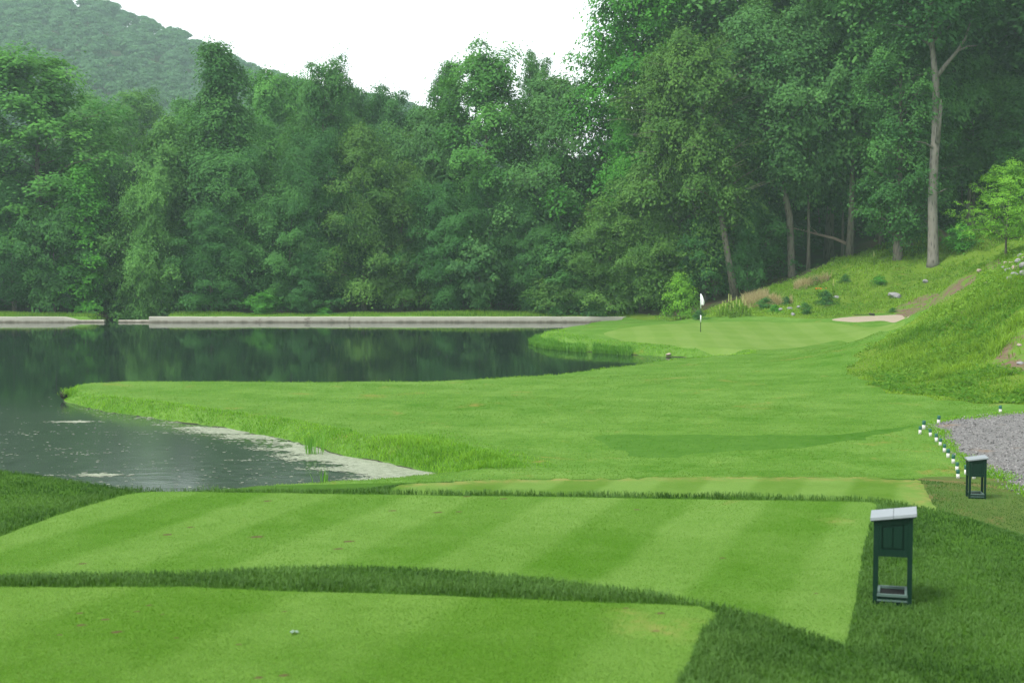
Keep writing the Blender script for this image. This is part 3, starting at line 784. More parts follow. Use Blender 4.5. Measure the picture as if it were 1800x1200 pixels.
# ------------------------------------------------------------------ trees
t = NT('bark')
v = t.vor(9, vec=t.map((1, 1, .16)))
c = t.mix(t.rng(v, .05, .55), (.035, .029, .024), (.14, .125, .10))
c = t.mix(t.rng(t.noise(1.1, 5, .6), .5, .68, 0, .5), c, (.14, .15, .115))
t.bump(v, .8, .05); M['bark'] = t.set(c, .9, .15)
t = NT('pale_bark')
v = t.vor(8, vec=t.map((1, 1, .2)))
c = t.mix(t.rng(v, .05, .5), (.055, .052, .043), (.165, .155, .13))
c = t.mix(t.rng(t.noise(.9, 5, .6), .52, .68, 0, .6), c, (.19, .19, .16))
t.bump(v, .8, .05); M['pale_bark'] = t.set(c, .9, .15)
M['leaf'] = leafy('tree_leaves', (.027, .108, .026), (.112, .292, .064), .7, .32, True, .10)

def prof(kind, t):
    if kind == 'cone': return (1 - t) ** .8 * min(1, .45 + t / .25)
    if kind == 'spire': return (1 - t * .96) ** .85 * min(1, .6 + t / .25)
    if kind == 'oval': return max(0, math.sin(math.pi * (.14 + .78 * t))) ** .65
    if kind == 'dome': return (min(t, .42) / .42) ** .45 * (1 if t < .42 else max(0, 1 - ((t - .42) / .6) ** 2) ** .55)
    if kind == 'col': return .95 * (1 - t ** 3) ** .6
    if kind == 'skirt': return (1 - t ** 2.2) ** .62
TREES = {}
def make_tree(key, seed, H, Rr, base, pk, nlimb, nsub, total, leaf, pad, tr, path=None, rad=None, bark='bark', extra=None, rise=.25, flat=.42, gap=.22, lumpy=.22):
    rs = np.random.RandomState(seed)
    if path is None:
        n = 9; wob = np.cumsum(rs.normal(0, H * .010, (n, 2)), 0) * np.linspace(0, 1, n)[:, None]
        path = [(wob[i, 0], wob[i, 1], H * .95 * i / (n - 1)) for i in range(n)]
        path[0] = (0, 0, -.25)
    path = np.array(path, float); zs = path[:, 2]
    if rad is None:
        rad = [tr * (1.35 if i == 0 else 1) * max(.06, (1 - (z - zs[0]) / (zs[-1] - zs[0])) ** .8) for i, z in enumerate(zs)]
    mb = MB(); mb.tube(path, rad, 9)
    def at(z): return np.array([np.interp(z, zs, path[:, 0]), np.interp(z, zs, path[:, 1]), min(z, zs[-1])])
    cl, cr, ax = [], [], []
    for i in range(nlimb):
        tt = (i + .5 + rs.uniform(-.4, .4)) / nlimb; tt = min(max(tt, .01), .99)
        az = i * 2.39996 + rs.uniform(-.5, .5)
        rr = Rr * prof(pk, tt) * (1 + lumpy * rs.normal()) ; rr = max(rr, Rr * .12)
        zt = H * (base + (.97 - base) * tt)
        zl = max(zt - rise * rr - .04 * H * (1 - tt), H * base * .75 + .1)
        s = at(zl); e = at(zt) * np.array([1, 1, 0]) + np.array([rr * math.cos(az), rr * math.sin(az), zt + .05 * H * tt])
        mid = s * .5 + e * .5 + np.array([0, 0, rr * .10]) + rs.normal(0, rr * .05, 3)
        pts = [s, s * .55 + mid * .45 + rs.normal(0, rr * .02, 3), mid, mid * .45 + e * .55, e]
        r0 = max(tr * .34 * (1 - .75 * tt), .015)
        mb.tube(pts, [r0, r0 * .8, r0 * .6, r0 * .4, r0 * .15], 5)
        side = np.array([-math.sin(az), math.cos(az), 0])
        for j in range(nsub):
            u = 1 - (1 - gap) * (j / nsub) ** .9 if j else 1.0
            q = s + (e - s) * u + np.array([0, 0, rr * .10 * (1 - abs(2 * u - 1))])
            q = q + side * rs.normal(0, .26) * rr * (.35 + .65 * u) * (j > 0) + np.array([0, 0, rs.normal(0, .05) * Rr])
            cl.append(q); cr.append(pad * rs.choice([.5, .75, 1.0, 1.35], p=[.3, .3, .25, .15]) * rs.uniform(.85, 1.2) * (1 - .35 * tt * (pk in ('cone',)))); ax.append(at(zt))
            if j and j % 2: mb.tube([s + (e - s) * max(u - .15, 0) + np.array([0, 0, rr * .05]), q], [r0 * .3, r0 * .08], 4, False)
    for j in range(max(3, nlimb // 8)):     # leaders
        q = at(zs[-1]) + np.array([rs.normal(0, .08) * Rr, rs.normal(0, .08) * Rr, -rs.uniform(-.02, .06) * H]); cl.append(q); cr.append(pad * rs.uniform(.5, .9)); ax.append(q - np.array([0, 0, 1.0]))
    for e in (extra or []):
        pts, radii, fol = e; mb.tube(pts, radii, 7)
        for p in fol: cl.append(np.array(p[:3], float)); cr.append(p[3]); ax.append(np.array(p[:3]) - np.array([0, 0, 1.0]))
    cl, cr, ax = np.array(cl), np.array(cr), np.array(ax)
    wgt = cr ** 2; k = rs.choice(len(cl), total, p=wgt / wgt.sum())
    th = rs.uniform(0, 2 * np.pi, total); u = np.sqrt(rs.uniform(0, 1, total)) * (1 + .22 * np.sin(3 * th + k)) 
    r = cr[k]
    off = np.stack([np.cos(th) * u * r, np.sin(th) * u * r, (flat * (1 - u ** 2) - .28 * u ** 2) * r + rs.normal(0, .17, total) * r], 1)
    c = cl[k] + off
    sc_ = rs.uniform(0, 1, total) < .16; c[sc_] += rs.normal(0, .55, (sc_.sum(), 3)) * pad
    outw = c - ax[k]; outw[:, 2] *= .5; outw /= np.maximum(np.linalg.norm(outw, axis=1, keepdims=True), 1e-6)
    nr = np.array([0, 0, .85]) + .55 * outw + off / r[:, None] * .5 + rs.normal(0, .33, (total, 3))
    tone = np.clip(.48 + rs.normal(0, .11, total) + rs.normal(0, .15, len(cl))[k], 0, 1)
    crown = leaves('crown', c, nr, leaf * rs.uniform(.65, 1.3, total), 'leaf', seed + 1, tone, make=False, aspect=.66)
    crown.materials.append(M['leaf'])
    tm = mesh_np('trunk', mb.v, faces=mb.f, smooth=True); tm.materials.append(M[bark])
    TREES[key] = (tm, crown, H, Rr)
T_ = make_tree
T_('poplar_a', 101, 24, 5.6, .10, 'oval', 46, 7, 62000, .285, 1.25, .36, lumpy=.28)
T_('poplar_b', 102, 24, 5.4, .08, 'spire', 48, 7, 60000, .285, 1.2, .36, lumpy=.34)
T_('broad_a', 103, 20, 6.8, .07, 'skirt', 44, 8, 62000, .28, 1.4, .34)
T_('broad_b', 104, 20, 6.6, .05, 'oval', 44, 8, 62000, .28, 1.45, .34, lumpy=.3)
T_('maple_a', 105, 16, 6.2, .05, 'skirt', 38, 8, 58000, .255, 1.25, .28, lumpy=.34)
T_('maple_b', 106, 15, 5.8, .06, 'dome', 36, 8, 54000, .255, 1.3, .28, lumpy=.3)
T_('oak_a', 107, 24, 7.6, .42, 'dome', 34, 8, 44000, .34, 1.6, .42, lumpy=.25)
T_('oak_b', 108, 26, 7.0, .40, 'oval', 34, 8, 42000, .34, 1.6, .40)
T_('tall_a', 109, 30, 6.5, .45, 'dome', 32, 7, 34000, .40, 1.7, .34)
T_('tall_b', 110, 30, 6.2, .36, 'oval', 34, 7, 34000, .40, 1.6, .30)
T_('small_a', 111, 8, 3.6, .10, 'dome', 28, 6, 17000, .26, .85, .13, lumpy=.3)
T_('small_b', 112, 9, 3.4, .04, 'skirt', 30, 6, 18000, .26, .85, .13, lumpy=.3)
T_('mid_a', 123, 14, 5.6, .34, 'dome', 28, 7, 30000, .28, 1.2, .16, flat=.3, lumpy=.3)
T_('understory', 113, 9, 4.4, .12, 'skirt', 24, 6, 14000, .28, .95, .11, flat=.25, lumpy=.3)
T_('sumac', 114, 7, 3.6, .22, 'dome', 24, 5, 9000, .40, .75, .10, flat=.2, lumpy=.25)
T_('vine', 115, 16, 2.4, .03, 'col', 40, 6, 24000, .28, .95, .22, lumpy=.32, rise=.1)
T_('bush_a', 116, 2.6, 1.7, .05, 'dome', 18, 5, 4200, .17, .5, .05, lumpy=.3)
T_('bush_b', 117, 2.2, 1.5, .03, 'skirt', 16, 5, 3600, .17, .45, .05, lumpy=.3)
T_('young', 118, 5.6, 2.9, .24, 'skirt', 40, 8, 19000, .105, .38, .075, lumpy=.26, rise=.5, gap=.3, flat=.22)
T_('sapling', 119, 3.2, 1.55, .10, 'skirt', 22, 6, 6000, .16, .45, .05, lumpy=.3)
# the two trees whose trunks are seen plainly
tw = np.random.RandomState(3)
T_('trunk_tree', 120, 31, 7.5, .60, 'dome', 26, 8, 36000, .32, 1.5, .4, bark='pale_bark',
   path=[(.02, 0, -.4), (0, 0, .5), (-.05, 0, 2.5), (-.13, 0, 5.1), (-.05, .05, 8), (.06, .1, 10.5), (0, .1, 14.1), (-.25, .1, 16.2), (-.5, .1, 18.1), (-1.0, .2, 20.8), (-1.3, .2, 25), (-1.2, .2, 29.5)],
   rad=[.62, .44, .39, .36, .34, .34, .26, .21, .18, .15, .10, .04],
   extra=[([(0, .1, 14.6), (.7, 0, 15.6), (1.5, -.1, 16.6), (2.1, -.2, 17.6), (2.6, 0, 19.2)], [.19, .16, .13, .10, .05], [(2.8, 0, 19.4, 1.0), (2.2, -.5, 18.9, .9), (3.4, .2, 18.6, .8)]),
          ([(1.5, -.1, 16.6), (2.3, -.2, 17.0), (3.0, -.3, 17.0)], [.09, .06, .02], []),
          ([(-.45, .1, 18.0), (0, .2, 19.6), (.3, .3, 22)], [.15, .12, .06], [(.4, .3, 22, 1.2)]),
          ([(.1, -.25, 9.5), (.28, -.3, 12.2), (.30, -.3, 12.9)], [.2, .15, .06], []),
          ([(0, 0, 9), (-.9, -.5, 9.5), (-1.7, -.8, 9.6)], [.09, .05, .02], [(-1.8, -.8, 9.7, .6), (-1.4, -.9, 10.3, .6)]),
          ([(0, 0, 5.5), (.8, -.6, 6.0)], [.05, .02], [(.9, -.7, 6.2, .45), (-.6, -.6, 5.6, .4)])])
T_('lean_oak', 121, 24, 7.2, .40, 'dome', 36, 8, 46000, .32, 1.55, .42,
   path=[(.1, 0, -.3), (0, 0, .6), (-.1, 0, 3), (-.25, 0, 5.6), (-.7, 0, 7.5), (-1.5, 0, 9.5), (-2.2, 0, 12), (-2.4, 0, 15), (-2.2, 0, 19), (-2, 0, 22.5)],
   rad=[.52, .38, .35, .33, .30, .28, .26, .22, .16, .06])
T_('thick_maple', 122, 22, 5.8, .13, 'oval', 40, 8, 46000, .30, 1.3, .5,
   path=[(.1, 0, -.4), (0, 0, .5), (-.05, 0, 2.5), (-.05, .1, 6), (.1, .1, 12), (0, 0, 18), (0, 0, 21)], rad=[.75, .58, .50, .42, .3, .16, .04])

TINT = {'L': (1.2, 1.22, .95), 'F': (1.15, 1.42, .7), 'N': (1, 1, 1), 'D': (.72, .80, .84), 'K': (.40, .47, .5), 'O': (1.3, 1.02, .85), 'G': (1.15, 1.02, 1.15), 'P': (1.5, 1.3, 1.15), 'Y': (2.2, 1.75, .7)}  # K darkens the leaf colour to paint shade deep in the wood
rt = random.Random(77)
def plant(key, px, D, top, hw, tint, name, label, cat='tree', group=None, lean=0.0, rz=None, base_py=None, zoff=0.0, leany=0.0, tscale=1.0):
    tm, cm, H, Rr = TREES[key]
    if px < 1150 and D < 129: D += 3.3
    x = (px - 900) / F * D * 1.0
    if base_py is not None:
        x, D = hit(px, base_py, 60)
    zb = z_at(x, D) + zoff
    if px < 1050 and D > 119 and top < 300: top += 11
    ztop = PD(px, top, D)[2]
    sz = (ztop - zb) / H; sxy = hw / F * D / Rr
    root = empty(name, (x, D, zb), 0)
    root.rotation_euler = (R(leany), R(lean), 0)
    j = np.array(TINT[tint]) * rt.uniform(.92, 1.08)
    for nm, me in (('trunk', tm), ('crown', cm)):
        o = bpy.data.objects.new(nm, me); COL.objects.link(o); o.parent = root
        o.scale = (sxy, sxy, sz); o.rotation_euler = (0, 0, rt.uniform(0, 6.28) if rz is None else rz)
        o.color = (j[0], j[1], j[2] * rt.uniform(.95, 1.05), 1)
        if nm == 'trunk': o.scale = (sxy * tscale, sxy * tscale, sz)
        if nm == 'trunk': rz_keep = o.rotation_euler[2]
        else: o.rotation_euler[2] = rz_keep
    tag(root, label, cat, group)
    return root
W = 'trees of the wood behind the dam'
tb = [  # key, px, D, top, halfwidth, tint, name, label
 ('poplar_a', 78, 131, 92, 140, 'L', 'tall_tree', 'broad light green tree with rounded top, above the slim bare trunk'),
 ('small_a', 95, 121.6, 372, 62, 'N', 'slender_tree', 'small tree with a slim bare trunk standing right behind the short concrete wall'),
 ('vine', 150, 123, 300, 46, 'F', 'vine_covered_tree', 'narrow tree smothered in bright hanging vines, just left of the spillway gap'),
 ('broad_b', -42, 125, 285, 90, 'D', 'bushy_tree', 'dark bushy tree cut by the left edge of the view, behind the wall'),
 ('poplar_b', -150, 130, 110, 110, 'N', 'tall_tree', 'tall tree beyond the left edge of the view'),
 ('broad_a', 25, 124, 330, 75, 'D', 'bushy_tree', 'dark low tree under the broad light green crown at far left'),
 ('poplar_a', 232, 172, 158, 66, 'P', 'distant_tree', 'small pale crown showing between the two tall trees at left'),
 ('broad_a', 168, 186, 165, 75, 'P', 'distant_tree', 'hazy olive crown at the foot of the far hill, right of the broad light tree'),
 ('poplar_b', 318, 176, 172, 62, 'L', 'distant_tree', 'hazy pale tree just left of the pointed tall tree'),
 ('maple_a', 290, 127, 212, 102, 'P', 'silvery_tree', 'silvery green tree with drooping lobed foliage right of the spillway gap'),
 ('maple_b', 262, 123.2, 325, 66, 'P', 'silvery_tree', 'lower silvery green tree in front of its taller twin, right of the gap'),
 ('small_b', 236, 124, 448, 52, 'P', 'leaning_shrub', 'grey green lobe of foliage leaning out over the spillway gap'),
 ('poplar_b', 378, 131, 78, 100, 'N', 'pointed_tree', 'tall tree with the narrow pointed top standing above its neighbours at left'),
 ('broad_b', 430, 126, 255, 82, 'N', 'broadleaf_tree', 'mid green tree in front of the tall pointed tree'),
 ('poplar_a', 476, 150, 124, 74, 'L', 'tall_tree', 'light green tree top just right of the tall pointed tree'),
 ('broad_a', 372, 123, 370, 70, 'D', 'bushy_tree', 'dark drooping tree between the silvery trees and the pale bush on the dam'),
 ('poplar_a', 568, 138, 106, 64, 'N', 'slim_tree', 'slim tree whose tufted top stands up alone beside the sky, left of the dip'),
 ('broad_b', 560, 129, 228, 72, 'D', 'broadleaf_tree', 'dark tree below the slim tufted top'),
 ('maple_b', 508, 124, 330, 66, 'N', 'broadleaf_tree', 'rounded mid green tree behind the pale bush on the dam'),
 ('small_b', 535, 121.8, 448, 46, 'D', 'low_tree', 'low dark tree hanging over the dam right of the pale bush'),
 ('broad_a', 640, 129, 222, 88, 'O', 'broadleaf_tree', 'olive green tree under the dip in the skyline'),
 ('maple_a', 705, 127, 285, 78, 'O', 'broadleaf_tree', 'dull olive tree right below the dip in the skyline'),
 ('poplar_b', 622, 156, 150, 80, 'N', 'distant_tree', 'tree top left of the dip in the skyline, next to the slim tufted tree'),
 ('poplar_a', 690, 154, 152, 58, 'D', 'distant_tree', 'narrow dark top in the dip of the skyline'),
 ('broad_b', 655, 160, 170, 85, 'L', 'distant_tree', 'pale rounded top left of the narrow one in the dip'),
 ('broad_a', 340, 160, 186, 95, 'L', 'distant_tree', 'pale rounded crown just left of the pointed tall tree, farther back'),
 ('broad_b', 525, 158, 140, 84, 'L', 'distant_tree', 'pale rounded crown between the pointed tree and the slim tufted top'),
 ('broad_b', 738, 160, 200, 80, 'N', 'distant_tree', 'rounded crown at the lowest dip of the skyline'),
 ('broad_b', 757, 137, 188, 86, 'G', 'greyish_tree', 'grey green tree just left of the tall twin topped tree'),
 ('poplar_a', 862, 133, 90, 104, 'L', 'twin_topped_tree', 'tall light green tree in the middle, right half of the twin top'),
 ('poplar_b', 800, 139, 108, 70, 'N', 'twin_topped_tree', 'left shoulder of the twin topped tall tree beside the sky'),
 ('broad_a', 862, 126, 290, 62, 'D', 'broadleaf_tree', 'dark tree standing behind the feathery sumac'),
 ('maple_b', 785, 124, 330, 70, 'D', 'broadleaf_tree', 'dark tree left of the feathery sumac at the middle of the dam'),
 ('sumac', 842, 120.6, 424, 52, 'G', 'sumac_tree', 'feathery pale sumac at the middle of the dam'),
 ('poplar_a', 948, 147, 95, 42, 'N', 'slim_tree', 'small pointed top alone against the sky right of the tall twin topped tree'),
 ('broad_b', 985, 131, 136, 112, 'G', 'greyish_tree', 'rounded grey green tree below the small pointed top'),
 ('maple_b', 930, 124, 355, 62, 'N', 'broadleaf_tree', 'mid green tree just right of the feathery sumac'),
 ('small_b', 985, 121.2, 415, 62, 'N', 'low_tree', 'low leafy tree behind the rounded shrub near the end of the dam'),
 ('bush_a', 972, 119.8, 500, 46, 'O', 'rounded_shrub', 'rounded olive shrub near the right end of the dam'),
 ('bush_b', 1030, 119.6, 520, 34, 'N', 'rounded_shrub', 'small green shrub right of the rounded olive shrub by the dam'),
 ('poplar_a', 1112, 125, -58, 108, 'F', 'towering_tree', 'bright green towering tree whose top is cut by the upper edge, beside the sky'),
 ('poplar_b', 1108, 122, 205, 62, 'F', 'bright_tree', 'bright yellow green hanging foliage below the towering tree'),
 ('maple_a', 1072, 120, 370, 80, 'O', 'broadleaf_tree', 'olive tree sweeping to the ground left of the small bushy tree by the flag'),
 ('broad_b', 1128, 119.5, 300, 80, 'O', 'broadleaf_tree', 'olive brown tree just behind the small bushy tree by the flag'),
 ('broad_b', 1190, 124, 108, 120, 'O', 'broadleaf_tree', 'dull green domed tree right of the towering bright tree'),
 ('lean_oak', 1391, 120, 28, 128, 'G', 'oak_tree', 'big grey green tree with a thick trunk at the top of the dry grass'),
 ('understory', 1240, 121, 385, 62, 'D', 'low_tree', 'dark low tree behind the flag'),
 ('understory', 1330, 124, 330, 72, 'D', 'low_tree', 'dark low tree between the leaning trunk and the big grey green tree'),
 ('thick_maple', 1578, 114, 62, 88, 'N', 'maple_tree', 'leafy tree with thick pale foot, left of the long bare trunk'),
 ('trunk_tree', 1640, 112, -240, 170, 'D', 'tall_tree', 'tall tree with a long pale bare trunk and forked branch'),
 ('tall_b', 1492, 121, -190, 120, 'N', 'slender_tree', 'straight thin dark trunk between the big grey green tree and the leafy maple'),
 ('tall_a', 1621, 125, -210, 120, 'D', 'slender_tree', 'thin trunk close behind the long pale bare trunk'),
 ('young', 1766, 84.8, 292, 84, 'Y', 'young_tree', 'small bright yellow green tree beside the rock pile'),
 ('sapling', 1197, 113.5, 487, 28, 'Y', 'bushy_sapling', 'small bright bushy tree just left of the flag'),
 ('bush_a', 461, 120.3, 515, 30, 'F', 'pale_bush', 'pale bright green bush on the dam near the left'),
 ('bush_b', 571, 119.4, 541, 13, 'F', 'small_bush', 'tiny bright plant on the dam'),
 ('bush_b', 1060, 119.6, 528, 30, 'D', 'dark_shrub', 'dark shrub at the right end of the dam, left of the small bushy tree'),
]
for a in tb:
    r = plant(*a, group=W if a[1] < 1200 else 'trees of the wood on the slope', rz=0.0 if a[0] in ('lean_oak', 'trunk_tree', 'thick_maple') else None,
              base_py={1767: 450, 1391: 486, 1640: 466, 1578: 456}.get(a[1]))
plant('tall_b', 1292, 118, 60, 78, 'O', 'leaning_tree', 'leaning dark trunk rising left from the right side of the green', group='trees of the wood on the slope', lean=-13, base_py=522, tscale=1.7, rz=0.4)
plant('tall_a', 1262, 121.5, 90, 70, 'O', 'leaning_tree', 'second leaning trunk, farther left and deeper in the wood', group='trees of the wood on the slope', lean=-13, tscale=1.7, rz=2.4)
plant('small_b', 1313, 119.5, 360, 34, 'D', 'slender_tree', 'thin straight stem just right of the leaning trunk', group='trees of the wood on the slope')
# tall canopy of the slope, its crowns above the upper edge of the view
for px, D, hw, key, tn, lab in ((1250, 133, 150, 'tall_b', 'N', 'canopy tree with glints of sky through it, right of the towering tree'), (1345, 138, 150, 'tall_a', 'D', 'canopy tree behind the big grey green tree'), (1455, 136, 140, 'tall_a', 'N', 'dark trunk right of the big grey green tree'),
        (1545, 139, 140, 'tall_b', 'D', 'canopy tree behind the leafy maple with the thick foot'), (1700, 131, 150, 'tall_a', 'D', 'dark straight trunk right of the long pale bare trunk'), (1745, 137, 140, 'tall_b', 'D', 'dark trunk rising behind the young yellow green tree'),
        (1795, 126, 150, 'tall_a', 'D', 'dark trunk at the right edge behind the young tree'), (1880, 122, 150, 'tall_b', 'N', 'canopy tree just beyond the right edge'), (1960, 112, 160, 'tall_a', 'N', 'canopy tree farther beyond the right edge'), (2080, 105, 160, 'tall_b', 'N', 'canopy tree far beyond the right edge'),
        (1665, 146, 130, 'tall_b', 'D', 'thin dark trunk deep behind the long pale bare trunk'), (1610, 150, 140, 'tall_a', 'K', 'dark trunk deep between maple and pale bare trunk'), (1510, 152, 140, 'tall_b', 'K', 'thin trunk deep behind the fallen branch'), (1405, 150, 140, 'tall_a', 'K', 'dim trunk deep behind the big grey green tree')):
    plant(key, px, D, rt.uniform(-260, -120), hw, tn, 'canopy_tree', lab, group='tall trees up the slope')
for px in range(1180, 2120, 95):
    plant(('broad_a', 'broad_b')[px % 2], px, rt.uniform(172, 186), rt.uniform(-60, 40), 110, 'D', 'inner_tree', 'dim tree far up the slope closing the wood', group='last trees up the slope')
for px, D, top, hw, tn, lab in ((1700, 122, 120, 100, 'N', 'layered foliage right of the long pale bare trunk'), (1792, 119, 150, 95, 'N', 'layered foliage above the young yellow green tree'), (1480, 127, 150, 95, 'D', 'foliage right of the big grey green tree, around the straight thin trunk'), (1545, 124, 90, 85, 'N', 'foliage between the thin dark trunk and the leafy maple'), (1290, 125, 90, 105, 'O', 'foliage between the dull domed tree and the big grey green tree'), (1420, 122, 40, 110, 'G', 'upper foliage on the right shoulder of the big grey green tree'), (1740, 128, 40, 120, 'D', 'dark upper foliage near the upper right corner'), (1600, 119, 20, 110, 'N', 'upper foliage left of the forked branch'), (1875, 118, 140, 100, 'N', 'layered foliage beyond the right edge')):
    plant('mid_a', px, D, top, hw, tn, 'midstorey_tree', lab, group='middle storey of the wood on the slope')
# understorey and deeper rows that close the wood
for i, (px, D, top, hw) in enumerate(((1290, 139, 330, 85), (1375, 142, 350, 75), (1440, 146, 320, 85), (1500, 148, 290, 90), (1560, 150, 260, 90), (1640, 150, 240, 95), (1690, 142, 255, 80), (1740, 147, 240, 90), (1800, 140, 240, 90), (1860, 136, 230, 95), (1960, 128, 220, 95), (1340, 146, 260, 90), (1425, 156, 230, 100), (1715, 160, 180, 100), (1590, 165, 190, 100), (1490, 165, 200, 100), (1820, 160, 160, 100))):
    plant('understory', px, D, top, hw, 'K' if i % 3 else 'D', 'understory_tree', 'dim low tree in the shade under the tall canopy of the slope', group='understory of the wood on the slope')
for i, px in enumerate(range(-230, 1260, 84)):
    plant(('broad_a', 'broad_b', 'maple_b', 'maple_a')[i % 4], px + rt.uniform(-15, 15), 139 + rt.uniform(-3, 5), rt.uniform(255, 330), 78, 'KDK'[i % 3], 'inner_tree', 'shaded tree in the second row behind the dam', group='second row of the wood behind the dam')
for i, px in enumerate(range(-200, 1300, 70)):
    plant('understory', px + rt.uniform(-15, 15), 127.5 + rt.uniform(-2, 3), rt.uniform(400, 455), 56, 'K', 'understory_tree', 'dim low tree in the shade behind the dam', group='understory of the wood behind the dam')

# ------------------------------------------------------------------ the far hill and its forest
RIDGE = [(-900, -260), (-500, -120), (-200, -50), (0, -14), (100, -8), (190, 10), (280, 40), (360, 76), (440, 116), (520, 142), (600, 165), (740, 192), (850, 230), (1000, 290), (1300, 340), (2600, 380)]
def hill_h(Pq):
    rx = [PD(a, b, 620)[0] for a, b in RIDGE]; rzv = [PD(a, b + 26, 620)[2] for a, b in RIDGE]
    x, y = Pq[:, 0], Pq[:, 1]
    xs = x * (620 / np.maximum(y, 430)) ** .5
    top = np.interp(xs, rx, rzv)
    s = np.clip((y - 225) / 395, 0, 1); s = s ** 1.15
    z = -1 + (top + 1) * s - np.clip(y - 640, 0, 400) * .12
    return z + s * (4 * vnoise(Pq, .012, 71) + 1 * vnoise(Pq, .03, 72))
xs = np.arange(-760, 681, 14.0); ys = np.arange(225, 960, 14.0)
X, Y = np.meshgrid(xs, ys); Pq = np.stack([X.ravel(), Y.ravel()], 1)
nx, ny = len(xs), len(ys)
ii = (np.arange(ny - 1)[:, None] * nx + np.arange(nx - 1)[None]).ravel()
me = mesh_np('hills', np.column_stack([Pq, hill_h(Pq)]), quads=np.stack([ii, ii + 1, ii + nx + 1, ii + nx], 1), smooth=True)
tag(link('hills', me, M['soil']), kind='structure')
rs = np.random.RandomState(44)
hc = []
for v in range(5):
    n = 1800; Hc, Rc = 10.5, 6.0
    nb_ = 26; bc = rs.normal(0, 1, (nb_, 3)); bc /= np.linalg.norm(bc, axis=1, keepdims=True); bc[:, 2] = np.abs(bc[:, 2]) * 1.0 - .25
    bc = bc * np.array([Rc * .72, Rc * .72, Hc * .40]) + np.array([0, 0, Hc * .55])
    k = rs.randint(0, nb_, n); d = rs.normal(0, 1, (n, 3)); d /= np.linalg.norm(d, axis=1, keepdims=True); d[:, 2] = np.abs(d[:, 2]) - .3
    c = bc[k] + d * rs.uniform(1.2, 2.0, (n, 1)) * np.array([1, 1, .7])
    me = leaves('hill_crown', c, d + np.array([0, 0, .5]) + rs.normal(0, .35, (n, 3)), rs.uniform(.55, 1.0, n), 'leaf', 60 + v, np.clip(.5 + rs.normal(0, .15, n) + rs.normal(0, .12, nb_)[k] + rs.normal(0, .1), 0, 1), make=False, aspect=.75)
    hc.append(me)
M['hill_leaf'] = leafy('hill_leaves', (.024, .095, .034), (.092, .245, .075), .7, .25, False, .3)
for me in hc: me.materials.append(M['hill_leaf'])
Pq = np.stack([rs.uniform(-420, 170, 22000), rs.uniform(262, 655, 22000)], 1)
Pq = Pq[np.abs(Pq[:, 0] / Pq[:, 1] + .17) < .42]
cell = {}; keep = []
for i, (x, y) in enumerate(Pq):           # keep crowns apart
    a, b = int(x // 8.0), int(y // 8.0)
    if all((x - Pq[j][0]) ** 2 + (y - Pq[j][1]) ** 2 > 7.8 ** 2 for da in (-1, 0, 1) for db in (-1, 0, 1) for j in cell.get((a + da, b + db), ())):
        cell.setdefault((a, b), []).append(i); keep.append(i)
Pq = Pq[keep]; print('hill crowns', len(Pq))
me = bpy.data.meshes.new('hill_forest'); me.from_pydata(np.column_stack([Pq, hill_h(Pq) - .8]).tolist(), [], [])
fo = link('hill_forest', me, M['hill_leaf']); tag(fo, kind='stuff')
ng = bpy.data.node_groups.new('hill_forest_scatter', 'GeometryNodeTree')
ng.interface.new_socket('Geometry', in_out='INPUT', socket_type='NodeSocketGeometry'); ng.interface.new_socket('Geometry', in_out='OUTPUT', socket_type='NodeSocketGeometry')
gi, go = ng.nodes.new('NodeGroupInput'), ng.nodes.new('NodeGroupOutput')
iop = ng.nodes.new('GeometryNodeInstanceOnPoints'); jn = ng.nodes.new('GeometryNodeJoinGeometry')
for me in hc:
    o = bpy.data.objects.new('hill_crown', me)
    oi = ng.nodes.new('GeometryNodeObjectInfo'); oi.inputs['Object'].default_value = o; oi.inputs['As Instance'].default_value = True
    ng.links.new(oi.outputs['Geometry'], jn.inputs[0])
def rnd(dt, lo, hi, seed):
    n = ng.nodes.new('FunctionNodeRandomValue'); n.data_type = dt
    i0 = {'FLOAT': 2, 'INT': 4, 'FLOAT_VECTOR': 0}[dt]
    n.inputs[i0].default_value = lo; n.inputs[i0 + 1].default_value = hi; n.inputs['Seed'].default_value = seed
    return n.outputs[{'FLOAT': 1, 'INT': 2, 'FLOAT_VECTOR': 0}[dt]]
ng.links.new(gi.outputs[0], iop.inputs['Points']); ng.links.new(jn.outputs[0], iop.inputs['Instance'])
iop.inputs['Pick Instance'].default_value = True
ng.links.new(rnd('INT', 0, 4, 1), iop.inputs['Instance Index'])
ng.links.new(rnd('FLOAT_VECTOR', (-.1, -.1, 0), (.1, .1, 6.28), 2), iop.inputs['Rotation'])
ng.links.new(rnd('FLOAT', .85, 1.12, 3), iop.inputs['Scale'])
ng.links.new(iop.outputs[0], go.inputs[0])
fo.modifiers.new('scatter', 'NODES').node_group = ng
# ------------------------------------------------------------------ air
HAZE_DENSITY = .00043
hb = MB(); hb.box(-790, 710, -70, 990, -4, 190)
t = NT('haze_air'); t.n.remove(t.bsdf)
pv = t.n.new('ShaderNodeVolumePrincipled'); pv.inputs['Color'].default_value = (.68, .92, .88, 1); pv.inputs['Density'].default_value = HAZE_DENSITY; pv.inputs['Anisotropy'].default_value = .2
t.l.new(pv.outputs[0], t.out.inputs['Volume'])
tag(hb.build('haze', t.m), kind='stuff')

